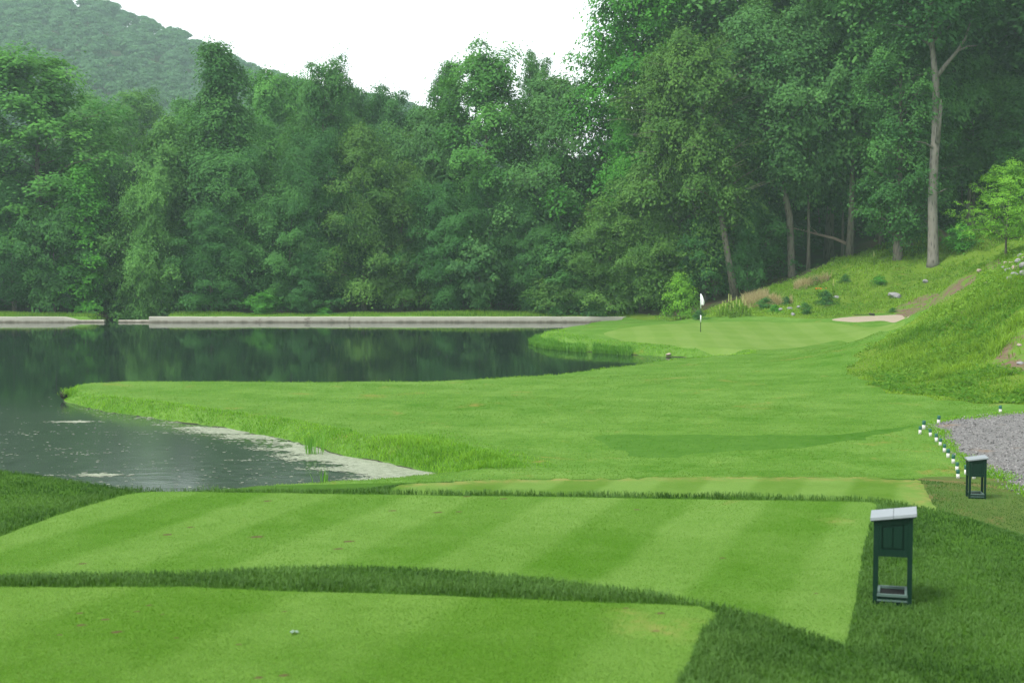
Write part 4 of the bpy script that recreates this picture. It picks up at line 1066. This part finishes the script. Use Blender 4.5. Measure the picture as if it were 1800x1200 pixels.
# ------------------------------------------------------------------ the dam walls
t = NT('old_concrete')
n = t.noise(.6, 6, .65); c = t.mix(n, (.25, .25, .20), (.39, .385, .32))
sep = t.n.new('ShaderNodeSeparateXYZ'); t.l.new(t.co, sep.inputs[0])
lvl = t.math('ADD', sep.outputs[2], t.math('MULTIPLY', t.math('SUBTRACT', t.noise(1.3, 4, .6, vec=t.map((1, 1, .2))), .5), .35))
c = t.mix(t.rng(lvl, .20, .06, 0, .75), c, (.12, .10, .072))
c = t.mix(t.rng(t.noise(.9, 6, .75, vec=t.map((1, 1, 2.5))), .58, .68, 0, .7), c, (.12, .10, .08))
c = t.mix(t.rng(lvl, .06, -.02, 0, .7), c, (.05, .05, .035))
t.bump(t.noise(6, 5, .7), .4, .04); M['concrete'] = t.set(c, .9, .2)
def wall_run(name, x0, x1, y, ztop, mat, parent=None, slope0=0, slope1=0, thick=.45, step=1.1, seed=1, chunks=True):
    rs = np.random.RandomState(seed); n = max(2, int((x1 - x0) / step)); xs = np.linspace(x0, x1, n + 1)
    mb = MB(); V, Fc = [], []
    # front profile: batter, rounded arris, top, back
    for i, x in enumerate(xs):
        z = ztop + rs.uniform(-.015, .015)
        if slope0 and x - x0 < slope0: z *= .55 + .45 * (x - x0) / slope0
        if slope1 and x1 - x < slope1: z *= .45 + .55 * (x1 - x) / slope1
        j = rs.uniform(-.012, .012)
        V += [(x, y - .10 + j, -.6), (x, y - .07 + j, z * .45), (x, y - .05 + j, z - .06), (x, y - .01 + j, z - .01), (x, y + .05, z), (x, y + thick, z), (x, y + thick + .05, -.6)]
    for i in range(n):
        for k in range(6): Fc.append([i * 7 + k, (i + 1) * 7 + k, (i + 1) * 7 + k + 1, i * 7 + k + 1])
    Fc += [list(range(7)), [n * 7 + k for k in range(7)][::-1]]
    mb.add(V, Fc)
    return mb.build(name, M[mat], parent)
YW = 120.25
px2x = lambda p: PD(p, 560, YW)[0]
zt = PD(600, 556.8, YW)[2]
wl_ = empty('dam_wall', (px2x(60), YW, 0)); tag(wl_, 'short pale concrete wall left of the spillway gap', 'wall')
def under(o, root): o.parent = root; o.location = -Vector(root.location); return o
under(wall_run('wall', px2x(-420), px2x(137), YW, zt, 'concrete', slope1=.7, seed=2), wl_)
under(wall_run('low_sill', px2x(136.4), px2x(183), YW + .04, zt * .42, 'concrete', seed=3, thick=.4), wl_)
wr_ = empty('dam_wall', (px2x(700), YW, 0)); tag(wr_, 'long pale concrete wall along the far side of the pond, right of the spillway gap', 'wall')
under(wall_run('wall', px2x(262), px2x(1171), YW, zt, 'concrete', seed=4), wr_)
under(wall_run('low_sill', px2x(208), px2x(262.6), YW + .04, zt * .42, 'concrete', seed=5, thick=.4), wr_)

# ------------------------------------------------------------------ tee consoles
t = NT('dark_green_paint'); t.bump(t.noise(60, 3), .08, .005); M['gpaint'] = t.set(t.mix(t.noise(3, 4), (.003, .019, .011), (.005, .026, .015)), .5, .14)
t = NT('pale_grey_lid'); M['lid'] = t.set(t.mix(t.noise(4, 5, .7), (.21, .24, .255), (.28, .31, .325)), .4, .5)
t = NT('grey_green_rim'); M['rim'] = t.set((.07, .12, .10), .5, .4)
t = NT('painted_bin_shade'); M['dark'] = t.set((.006, .008, .007), .9, .2)
def console(loc, rz, label, s=1.0):
    root = empty('tee_console', loc, rz); tag(root, label, 'tee console', 'green consoles beside the tees')
    w, d = .365, .36; hx, hy = w / 2, d / 2
    zl, zr = .815, .865             # body top, left and right (the lid slopes)
    top = lambda x: zl + (zr - zl) * (x + hx) / w
    P_ = .045
    for ix in (-1, 1):
        for iy in (-1, 1):
            b = MB(); x0 = -hx if ix < 0 else hx - P_; y0 = -hy if iy < 0 else hy - P_
            b.hexa([(x0, y0, -.02), (x0 + P_, y0, -.02), (x0 + P_, y0 + P_, -.02), (x0, y0 + P_, -.02)], [(x0, y0, top(x0)), (x0 + P_, y0, top(x0 + P_)), (x0 + P_, y0 + P_, top(x0 + P_)), (x0, y0 + P_, top(x0))])
            b.build('leg', M['gpaint'], root)
    zb = .475
    def slab(nm, x0, x1, y0, y1, z0):
        b = MB(); b.hexa([(x0, y0, z0), (x1, y0, z0), (x1, y1, z0), (x0, y1, z0)], [(x0, y0, top(x0) - .002), (x1, y0, top(x1) - .002), (x1, y1, top(x1) - .002), (x0, y1, top(x0) - .002)])
        return b.build(nm, M['gpaint'], root)
    for sy, nm in ((-1, 'front_panel'), (1, 'back_panel')):
        y0, y1 = (-hy + .016, -hy + .030) if sy < 0 else (hy - .030, hy - .016)
        p = slab(nm, -hx + P_ + .001, hx - P_ - .001, y0, y1, zb)
        # raised stiles round an inset field, and its centre groove
        xa, xb, za = -hx + P_ + .03, hx - P_ - .035, zb + .07
        b = MB(); yo = y0 - .014 if sy < 0 else y1 + .014; yi = y0 - .001 if sy < 0 else y1 + .001
        ya, yb = min(yo, yi), max(yo, yi)
        def bar(q, h=.0):
            b.hexa([(q[0][0], ya, q[0][1]), (q[1][0], ya, q[1][1]), (q[1][0], yb, q[1][1]), (q[0][0], yb, q[0][1])], [(q[3][0], ya, q[3][1]), (q[2][0], ya, q[2][1]), (q[2][0], yb, q[2][1]), (q[3][0], yb, q[3][1])])
        tl = lambda x: top(x) - .055
        bar([(-hx + P_ + .002, zb + .002), (hx - P_ - .002, zb + .002), (hx - P_ - .002, za), (-hx + P_ + .002, za)])
        bar([(-hx + P_ + .002, tl(-hx + P_)), (hx - P_ - .002, tl(hx - P_)), (hx - P_ - .002, top(hx - P_) - .006), (-hx + P_ + .002, top(-hx + P_) - .006)])
        bar([(-hx + P_ + .002, za + .001), (xa, za + .001), (xa, tl(xa) - .001), (-hx + P_ + .002, tl(-hx + P_) - .001)])
        bar([(xb, za + .001), (hx - P_ - .002, za + .001), (hx - P_ - .002, tl(hx - P_) - .001), (xb, tl(xb) - .001)])
        xm = (xa + xb) / 2
        bar([(xa + .016, za + .016), (xm - .004, za + .016), (xm - .004, tl(xm) - .016), (xa + .016, tl(xa) - .016)])
        bar([(xm + .004, za + .016), (xb - .016, za + .016), (xb - .016, tl(xb) - .016), (xm + .004, tl(xm) - .016)])
        b.build('panel_frame', M['gpaint'], p)
    for sx in (-1, 1):
        x0 = -hx + .008 if sx < 0 else hx - .024
        slab('side_panel', x0, x0 + .016, -hy + P_ + .001, hy - P_ - .001, zb)
    b = MB(); b.box(-hx + .026, hx - .026, -hy + .026, hy - .026, zb + .012, zb + .024); b.build('shelf', M['gpaint'], root)
    # lid: two slabs with a seam, and a dark drip edge below
    ang = math.atan2(zr - zl, w); o = .032
    def lidslab(nm, xa, xb, ya, yb, z0, z1, mat, par):
        b = MB(); f = lambda x: zl + (x + hx) * math.tan(ang)
        b.hexa([(xa, ya, f(xa) + z0), (xb, ya, f(xb) + z0), (xb, yb, f(xb) + z0), (xa, yb, f(xa) + z0)], [(xa, ya, f(xa) + z1), (xb, ya, f(xb) + z1), (xb, yb, f(xb) + z1), (xa, yb, f(xa) + z1)])
        return b.build(nm, M[mat], par)
    ld = lidslab('lid', -hx - o, -.003, -hy - o, hy + o, .012, .040, 'lid', root)
    lidslab('lid_half', .001, hx + o, -hy - o, hy + o, .012, .040, 'lid', ld)
    lidslab('lid_edge', -hx - o + .006, hx + o - .006, -hy - o + .006, hy + o - .006, .0, .0115, 'gpaint', ld)
    # foot box with a pale rim
    b = MB(); b.box(-hx + P_ + .002, hx - P_ - .002, -hy + .006, hy - .006, -.02, .085); fb = b.build('foot_box', M['gpaint'], root)
    b = MB(); x0, x1, y0, y1 = -hx + P_ - .006, hx - P_ + .006, -hy - .010, hy + .010; tkn = .028
    b.box(x0, x1, y0, y0 + tkn, .088, .112); b.box(x0, x1, y1 - tkn, y1, .088, .112); b.box(x0, x0 + tkn, y0 + tkn, y1 - tkn, .088, .112); b.box(x1 - tkn, x1, y0 + tkn, y1 - tkn, .088, .112)
    b.build('rim', M['rim'], fb)
    b = MB(); b.box(-hx + P_ + .01, hx - P_ - .01, -hy + .02, hy - .02, .0855, .0875); b.build('bin', M['dark'], fb)  # flat near-black sheet painting the shade of a hollow inside the rim
    b = MB(); b.box(-hx + P_ - .004, hx - P_ + .004, -hy - .006, -hy + .005, .040, .056); b.build('ledge', M['rim'], fb)
    return root
p1 = PZ(1577, 1062, 2.665)
console((p1[0], p1[1] + .18, z_at(p1[0], p1[1] + .18)), math.atan2(-p1[0], p1[1]), 'larger dark green tee console with sloping pale lid, right of the striped tee')
x2, y2 = hit(1719, 876, 24)
console((x2, y2 + .15, z_at(x2, y2 + .15)), R(-7), 'smaller dark green tee console beside the marker posts and gravel')

# ------------------------------------------------------------------ tee marker posts
t = NT('post_green'); M['pgreen'] = t.set(t.mix(t.noise(9, 3), (.008, .075, .05), (.014, .10, .068)), .45, .4)
t = NT('post_white'); M['pwhite'] = t.set(t.mix(t.rng(t.noise(14, 4, .7), .45, .7), (.52, .52, .48), (.36, .34, .30)), .6, .3)
def lathe(pr, n=16):
    mb = MB(); V = [(r * math.cos(2 * math.pi * k / n), r * math.sin(2 * math.pi * k / n), z) for r, z in pr for k in range(n)]
    Fc = [[i * n + k, i * n + (k + 1) % n, (i + 1) * n + (k + 1) % n, (i + 1) * n + k] for i in range(len(pr) - 1) for k in range(n)]
    Fc += [list(range(n))[::-1], [(len(pr) - 1) * n + k for k in range(n)]]
    mb.add(V, Fc); return mb
hP, rP = .225, .042
proto = empty('marker_post', (0, 0, 0))
lathe([(rP, .118), (rP + .002, .122), (rP + .002, hP - .012), (rP - .006, hP - .002), (rP - .016, hP)]).build('green_top', M['pgreen'], proto, True)
lathe([(rP, -.02), (rP, .1175)]).build('white_base', M['pwhite'], proto, True)
kids = list(proto.children)
G_ = 'green and white marker posts by the gravel'
posts = [(1758.5, 726, 'green topped white post alone at the far edge of the gravel'), (1649.5, 744.5, 'green topped white post at the left tip of the gravel, farther of the loose ones'), (1623.5, 754.5, 'green topped white post on the fairway, left of the gravel tip and behind its twin'),
         (1617, 762.5, 'leftmost green topped white post of the group, on the fairway'), (1635.5, 766.5, 'farthest post of the slanting row, first from the gravel tip'), (1646, 776, 'second post from the far end of the slanting row'), (1652.5, 783.5, 'third post from the far end of the slanting row'),
         (1660, 794.5, 'fourth post from the far end of the slanting row'), (1666.5, 804, 'fifth post from the far end of the slanting row'), (1675.5, 814, 'sixth post from the far end of the slanting row'), (1682, 827, 'seventh post from the far end, last but one of the slanting row'),
         (1684, 840.5, 'nearest post of the slanting row, left of the far console'), (1698, 833.5, 'post almost touching the far console on its left'), (1712, 841, 'post half hidden behind the legs of the far console')]
for i, (px, py, lab) in enumerate(posts):
    if i == 0: o = proto
    else:
        o = proto.copy(); COL.objects.link(o)
        for kch in kids:
            cch = kch.copy(); COL.objects.link(cch); cch.parent = o
    x, y = hit(px, py, 24); o.location = (x, y, z_at(x, y))
    o.rotation_euler = (rt.uniform(-.09, .09), rt.uniform(-.10, .04), rt.uniform(0, 6))
    s = rt.uniform(.95, 1.08) * (1.15 if py < 760 else .97); o.scale = (s, s, s)
    tag(o, lab, 'post', G_)

# ------------------------------------------------------------------ flag
t = NT('flag_cloth'); M['cloth'] = t.set((.80, .80, .78), .8, .2)
t = NT('pole_dark'); M['pdark'] = t.set((.012, .014, .014), .5, .4)
t = NT('pole_white'); M['pwht'] = t.set((.72, .75, .76), .5, .4)
x, y = hit(1231.5, 583, 60); z = z_at(x, y)
fl = empty('flagstick', (x, y, z)); tag(fl, 'golf flagstick with a limp white flag standing in the putting green', 'flag')
mpp = lambda py: max(0, PD(1231.5, py, y)[2] - z)
b = MB(); b.tube([(0, 0, -.05), (0, 0, mpp(517))], [.022, .018], 8); b.build('pole', M['pdark'], fl, True)
b = MB(); b.tube([(0, 0, mpp(566)), (0, 0, mpp(554))], [.036, .036], 10); b.build('pole_band', M['pwht'], fl, True)
b = MB(); b.tube([(0, 0, mpp(542)), (0, 0, mpp(516))], [.032, .032], 10); b.build('flag_sleeve', M['pwht'], fl, True)
V = []; nu, nv = 8, 12; h0, h1 = mpp(536), mpp(517)
for j in range(nv):
    s = j / (nv - 1)
    for i in range(nu):
        u = i / (nu - 1); wdt = .09 + .12 * math.sin(min(1, s * 1.35) * math.pi * .55) * (1 - .5 * max(0, s - .72) / .28)
        V.append((.03 + u * wdt, .05 * math.sin(u * 7 + s * 2) * u, h1 - s * (h1 - h0) * (1 - .0 * u) - u * .10 * (1 - s) - u * .03))
b = MB(); b.add(V, [[j * nu + i, j * nu + i + 1, (j + 1) * nu + i + 1, (j + 1) * nu + i] for j in range(nv - 1) for i in range(nu - 1)])
fo_ = b.build('flag', M['cloth'], fl, True); md = fo_.modifiers.new('thick', 'SOLIDIFY'); md.thickness = .006

# ------------------------------------------------------------------ bunker rake
t = NT('rake_wood'); M['rake'] = t.set((.03, .028, .026), .6, .3)
x, y = hit(1531, 554.5, 60); z = z_at(x, y)
rk = empty('bunker_rake', (x, y, z + .02), R(12)); tag(rk, 'dark rake lying on the sand of the bunker', 'rake')
b = MB(); b.tube([(-1.25, 0, .03), (.05, 0, .07)], [.02, .02], 6); b.build('handle', M['rake'], rk)
b = MB(); b.box(.03, .10, -.4, .4, .03, .14, .01)
for k in range(9): b.box(.05, .08, -.38 + k * .09, -.36 + k * .09, -.02, .03)
b.build('rake_head', M['rake'], rk)

# ------------------------------------------------------------------ rocks
t = NT('grey_rock'); c = t.mix(t.noise(4, 6, .7), (.14, .14, .145), (.33, .325, .32)); t.bump(t.noise(7, 5, .7), .7, .04); M['rock_g'] = t.set(c, .9, .2)
t = NT('tan_rock'); c = t.mix(t.noise(4, 6, .7), (.25, .19, .15), (.44, .37, .32)); t.bump(t.noise(7, 5, .7), .7, .04); M['rock_t'] = t.set(c, .9, .2)
import bmesh
def rock_mesh(seed):
    bm = bmesh.new(); bmesh.ops.create_icosphere(bm, subdivisions=3, radius=1)
    rs = np.random.RandomState(seed); pl = rs.normal(0, 1, (9, 3)); pl /= np.linalg.norm(pl, axis=1, keepdims=True); dd = rs.uniform(.6, .95, 9)
    for v in bm.verts:
        p = np.array(v.co)
        for q, d in zip(pl, dd):
            e = p @ q - d
            if e > 0: p = p - q * e * .92
        p *= 1 + .03 * rs.normal(); v.co = p
    me = bpy.data.meshes.new('rock'); bm.to_mesh(me); bm.free(); return me
RM = [rock_mesh(200 + i) for i in range(6)]
RMT = []
for i, m_ in enumerate(RM): m_.materials.append(M['rock_g']); q = m_.copy(); q.materials.clear(); q.materials.append(M['rock_t']); RMT.append(q)
def rock(px, py, wpx, hpx, mat, label, group=None, d0=50, sink=.35, up=0.0):
    x, y = hit(px, py, d0); k = y / F
    o = bpy.data.objects.new('rock', rt.choice(RM if mat == 'g' else RMT)); COL.objects.link(o)
    sz = hpx * k * .5
    o.scale = (wpx * k * .5, wpx * k * .42, sz); o.location = (x, y, z_at(x, y) + sz * (1 - sink * 1.0) + up); o.rotation_euler = (rt.uniform(-.2, .2), rt.uniform(-.25, .25), rt.uniform(-.6, .6))
    return tag(o, label, 'rock', group)
rock(1573, 524, 25, 13, 'g', 'large flat grey boulder beside the bare earth above the bunker')
rock(1627, 497, 11, 8, 'g', 'small white rock on the slope right of the large flat boulder')
rock(1721, 478, 10, 8, 't', 'tan rock on the slope left of the rock pile')
rock(1470, 525, 13, 7, 'g', 'pale flat rock next to the dark bush on the slope')
for px, py, w_, h_, lab in ((1372, 546, 9, 6, 'small pale rock at the foot of the weeds, left of three'), (1388, 544, 11, 6, 'small pale rock at the foot of the weeds, middle of three'), (1394, 554, 7, 6, 'small pale rock lowest at the foot of the weeds'), (1404, 541, 8, 5, 'small pale rock right of the three in the weeds')): rock(px, py, w_, h_, 'g', lab)
rock(1175, 625.5, 10, 5, 't', 'small tan stone at the waterline below the green')
rock(1792, 608, 9, 6, 't', 'small pinkish rock in the bare patch at the right edge', d0=48); rock(1793, 640, 13, 6, 'g', 'grey rock low in the bare patch at the right edge', d0=48); rock(1755, 646, 9, 5, 'g', 'little rock in the grass left of the bare patch', d0=48)
rock(1736, 499, 11, 6, 't', 'tan rock below the rock pile'); 
pile = [(1772, 478, 15, 10, 'g'), (1786, 474, 16, 11, 't'), (1799, 470, 16, 12, 'g'), (1778, 466, 12, 9, 't'), (1790, 462, 13, 10, 'g'), (1802, 458, 15, 11, 't'), (1768, 464, 9, 7, 't'), (1784, 486, 18, 10, 'g'), (1800, 484, 18, 12, 'g'), (1794, 452, 12, 9, 'g'), (1806, 447, 13, 10, 'g'), (1764, 472, 9, 6, 'g'), (1776, 492, 14, 9, 'g'), (1812, 472, 16, 12, 't'), (1816, 460, 16, 12, 'g')]
pile_lab = ['grey rock at the lower left of the rock pile', 'tan rock low in the middle of the rock pile', 'grey rock at the right of the pile', 'tan rock on the left shoulder of the pile', 'pale grey rock near the middle of the pile', 'tan rock on the upper right of the pile', 'small tan rock at the left edge of the pile beneath the young tree', 'flat grey rock below the main pile', 'grey rock low at the right edge below the pile', 'grey rock near the top of the pile', 'topmost grey rock of the pile', 'small grey rock at the left foot of the pile', 'grey rock lowest of all in front of the pile', 'tan rock of the pile beyond the right edge', 'grey rock of the pile beyond the right edge']
for (px, py, w_, h_, m_), lab in zip(pile, pile_lab): rock(px, py + 2, w_, h_, m_, lab, 'rock pile on the slope', up=.05)

# ------------------------------------------------------------------ plants standing alone
t = NT('weed_stalk'); M['stalk'] = t.set(t.mix(t.noise(9, 3), (.20, .25, .07), (.33, .36, .12)), .8, .2)
def weed_mesh(seed):
    rs = np.random.RandomState(seed); mb = MB(); mb.tube([(0, 0, -.05), (.01, 0, .6), (.02, .01, 1.2), (.015, .02, 1.75)], [.03, .03, .042, .02], 6)
    n = 150; z = rs.uniform(.02, 1.0, n) ** 1.3 * 1.1; a = rs.uniform(0, 6.28, n); r = .20 * (1 - z / 1.5) * rs.uniform(.4, 1.2, n)
    c = np.stack([np.cos(a) * r, np.sin(a) * r, z], 1)
    lf = leaves('leaves', c, np.stack([np.cos(a) * .5, np.sin(a) * .5, np.full(n, .8)], 1) + rs.normal(0, .25, (n, 3)), rs.uniform(.14, .26, n), 'blade_hill', seed, .5 + rs.normal(0, .2, n), make=False, aspect=.4)
    lf.materials.append(M['blade_hill'])
    sm = mesh_np('stalk', mb.v, faces=mb.f, smooth=True); sm.materials.append(M['stalk'])
    return sm, lf
WM = [weed_mesh(300 + i) for i in range(3)]
def weed(px, base, top, label, group=None):
    x, y = hit(px, base, 60); z = z_at(x, y); s = max(.3, (PD(px, top, y)[2] - z) / 1.75)
    r = empty('tall_weed', (x, y, z), rt.uniform(0, 6)); r.rotation_euler[0] = rt.uniform(-.06, .06); tag(r, label, 'weed', group)
    for nm, me in zip(('stalk', 'leaves'), rt.choice(WM)):
        o = bpy.data.objects.new(nm, me); COL.objects.link(o); o.parent = r; o.scale = (s * 1.1, s * 1.1, s)
for px, base, top in ((1270, 554, 528), (1281, 554, 516), (1286, 555, 518), (1294, 555, 520), (1305, 553, 520), (1276, 556, 531), (1299, 557, 527), (1312, 555, 526), (1290, 558, 530), (1265, 558, 536), (1318, 556, 533), (1260, 557, 543), (1283, 559, 535)):
    weed(px, base, top, 'tall yellow green weed stalk in the clump behind the green', 'weed stalks behind the green')
weed(1465, 522, 490, 'single tall weed spike on the slope beside the dark bush'); weed(1537, 466, 441, 'single pale weed spike in front of the thick footed maple'); weed(1675, 542, 533, 'little yellow weed on the near slope', None)
for px, base, top, hw, key, tn, lab in ((1343, 543, 524, 16, 'bush_a', 'N', 'green bush below the tan grass on the slope'), (1383, 536, 522, 8, 'bush_b', 'D', 'small dark bush right of the tan grass'), (1417, 552, 533, 12, 'bush_a', 'N', 'bush low on the slope left of the bunker'), (1452, 536, 512, 14, 'bush_b', 'D', 'darkest bush on the slope beside the single weed spike'),
        (1432, 500, 488, 9, 'bush_a', 'N', 'small bush high on the slope right of the tan grass'), (1485, 497, 483, 9, 'bush_b', 'N', 'small green bush high on the slope below the thin dark trunk'), (1228, 562, 546, 12, 'bush_b', 'D', 'dark low shrub right beside the flag base line'), (1545, 500, 486, 14, 'bush_a', 'F', 'bright bush on the slope below the thick footed maple'), (1690, 441, 400, 34, 'bush_a', 'F', 'bright bush under the left side of the young tree'), (1362, 549, 536, 10, 'bush_b', 'F', 'pale green bush among the small rocks'), (1569, 549, 541, 7, 'bush_b', 'N', 'tiny bush on the bare earth above the bunker')):
    r = plant(key, px, 100, top, hw, tn, 'slope_bush', lab, cat='bush', group='bushes on the slope', base_py=base)
# orange lilies
x, y = hit(1438, 520, 60); z = z_at(x, y); rs = np.random.RandomState(5)
r = empty('orange_lily', (x, y, z)); tag(r, 'small plant with orange flowers left of the darkest bush', 'flower')
c = np.stack([rs.normal(0, .18, 60), rs.normal(0, .18, 60), rs.uniform(.02, .5, 60)], 1); leaves('leaves', c, rs.normal(0, .6, (60, 3)) + np.array([0, 0, .6]), np.full(60, .22), 'blade_hill', 6, np.full(60, .5), parent=r)
t = NT('orange_petal'); M['petal'] = t.set((.65, .12, .02), .6, .2)
c = np.stack([rs.normal(0, .25, 16), rs.normal(0, .2, 16), rs.uniform(.5, .62, 16)], 1); leaves('petals', c, rs.normal(0, .4, (16, 3)) + np.array([0, -.5, .6]), np.full(16, .12), 'petal', 7, np.full(16, .5), parent=r)

# cattail clumps in the near pond
def reed_clump(px, py, n, h, spread, label, seed):
    c0 = PZ(px, py, 0); rs = np.random.RandomState(seed)
    base = np.stack([rs.normal(0, spread, n), rs.normal(0, spread * 1.3, n), np.full(n, -.1)], 1)
    o = blades('reed_clump', base, h * rs.uniform(.55, 1.05, n), np.full(n, .030), 'reed', .17, seed, None, kind=None, label=label, cat='reeds')
    o.location = (c0[0], c0[1], 0); return o
reed_clump(553, 797, 30, 1.15, .16, 'taller clump of green reeds standing in the pale scum by the bank', 401)
reed_clump(541, 790, 12, .7, .10, 'short sparse tuft of reeds just left of the taller clump', 404)
reed_clump(570, 852, 18, .62, .07, 'small dark clump of reeds close behind the striped tee', 402)

# clod at the tip of the grassy point
x, y = hit(119, 698, 40); z = max(z_at(x, y), 0)
cl_ = empty('earth_clod', (x - .1, y, z)); tag(cl_, 'dark lump of earth with a grass tuft at the tip of the grassy point', 'earth clod')
o = bpy.data.objects.new('earth', RM[2].copy()); COL.objects.link(o); o.parent = cl_; o.scale = (.17, .2, .22); o.location = (-.05, 0, .1)
o.data.materials.clear(); o.data.materials.append(M['mud'])
rs = np.random.RandomState(8); n = 260
blades('grass_tuft', np.stack([rs.normal(.22, .16, n), rs.normal(0, .2, n), rs.uniform(.05, .25, n)], 1), rs.uniform(.1, .3, n), np.full(n, .02), 'blade_bank', .7, 9, None, kind=None).parent = cl_

# fallen branch, bleached, on the slope
t = NT('bleached_wood'); M['dead'] = t.set(t.mix(t.noise(5, 5, .7), (.20, .15, .11), (.38, .30, .23)), .85, .2)
b = MB(); pA, pB = Vector(PD(1492, 430, 124)), Vector(PD(1405, 403, 126))
pts = [pA + (pB - pA) * s + Vector((0, 0, dz)) for s, dz in ((0, 0), (.3, .15), (.6, .05), (1, .0))] + [Vector(PD(1375, 398, 127)), Vector(PD(1345, 412, 127))]
b.tube(pts, [.15, .13, .11, .08, .06, .03], 7); b.tube([pts[2], Vector(PD(1420, 394, 126))], [.05, .02], 5)
tag(b.build('fallen_branch', M['dead'], None, True), 'bleached fallen branch leaning across the dark wood right of the big grey green tree', 'branch')
b = MB(); b.tube([PD(1505, 432, 123), PD(1520, 428, 124)], [.1, .06], 6)

# white leaf lying on the near tee
t = NT('pale_leaf'); M['pleaf'] = t.set((.16, .24, .17), .6, .3)
c = PZ(516, 1111, Z1 + .012); b = MB(); n = 11; V = [(0, 0, .012)]
for k in range(n):
    a = 2 * math.pi * k / n; rr = .028 * (1 + .45 * math.cos(3 * a) * .8); V.append((rr * math.cos(a) * 1.15, rr * math.sin(a), .004 + .012 * (k % 2)))
b.add(V, [[0, 1 + k, 1 + (k + 1) % n] for k in range(n)])
o = b.build('fallen_leaf', M['pleaf']); o.location = c; tag(o, 'single pale curled leaf lying on the nearest tee', 'leaf'); o.modifiers.new('thick', 'SOLIDIFY').thickness = .002
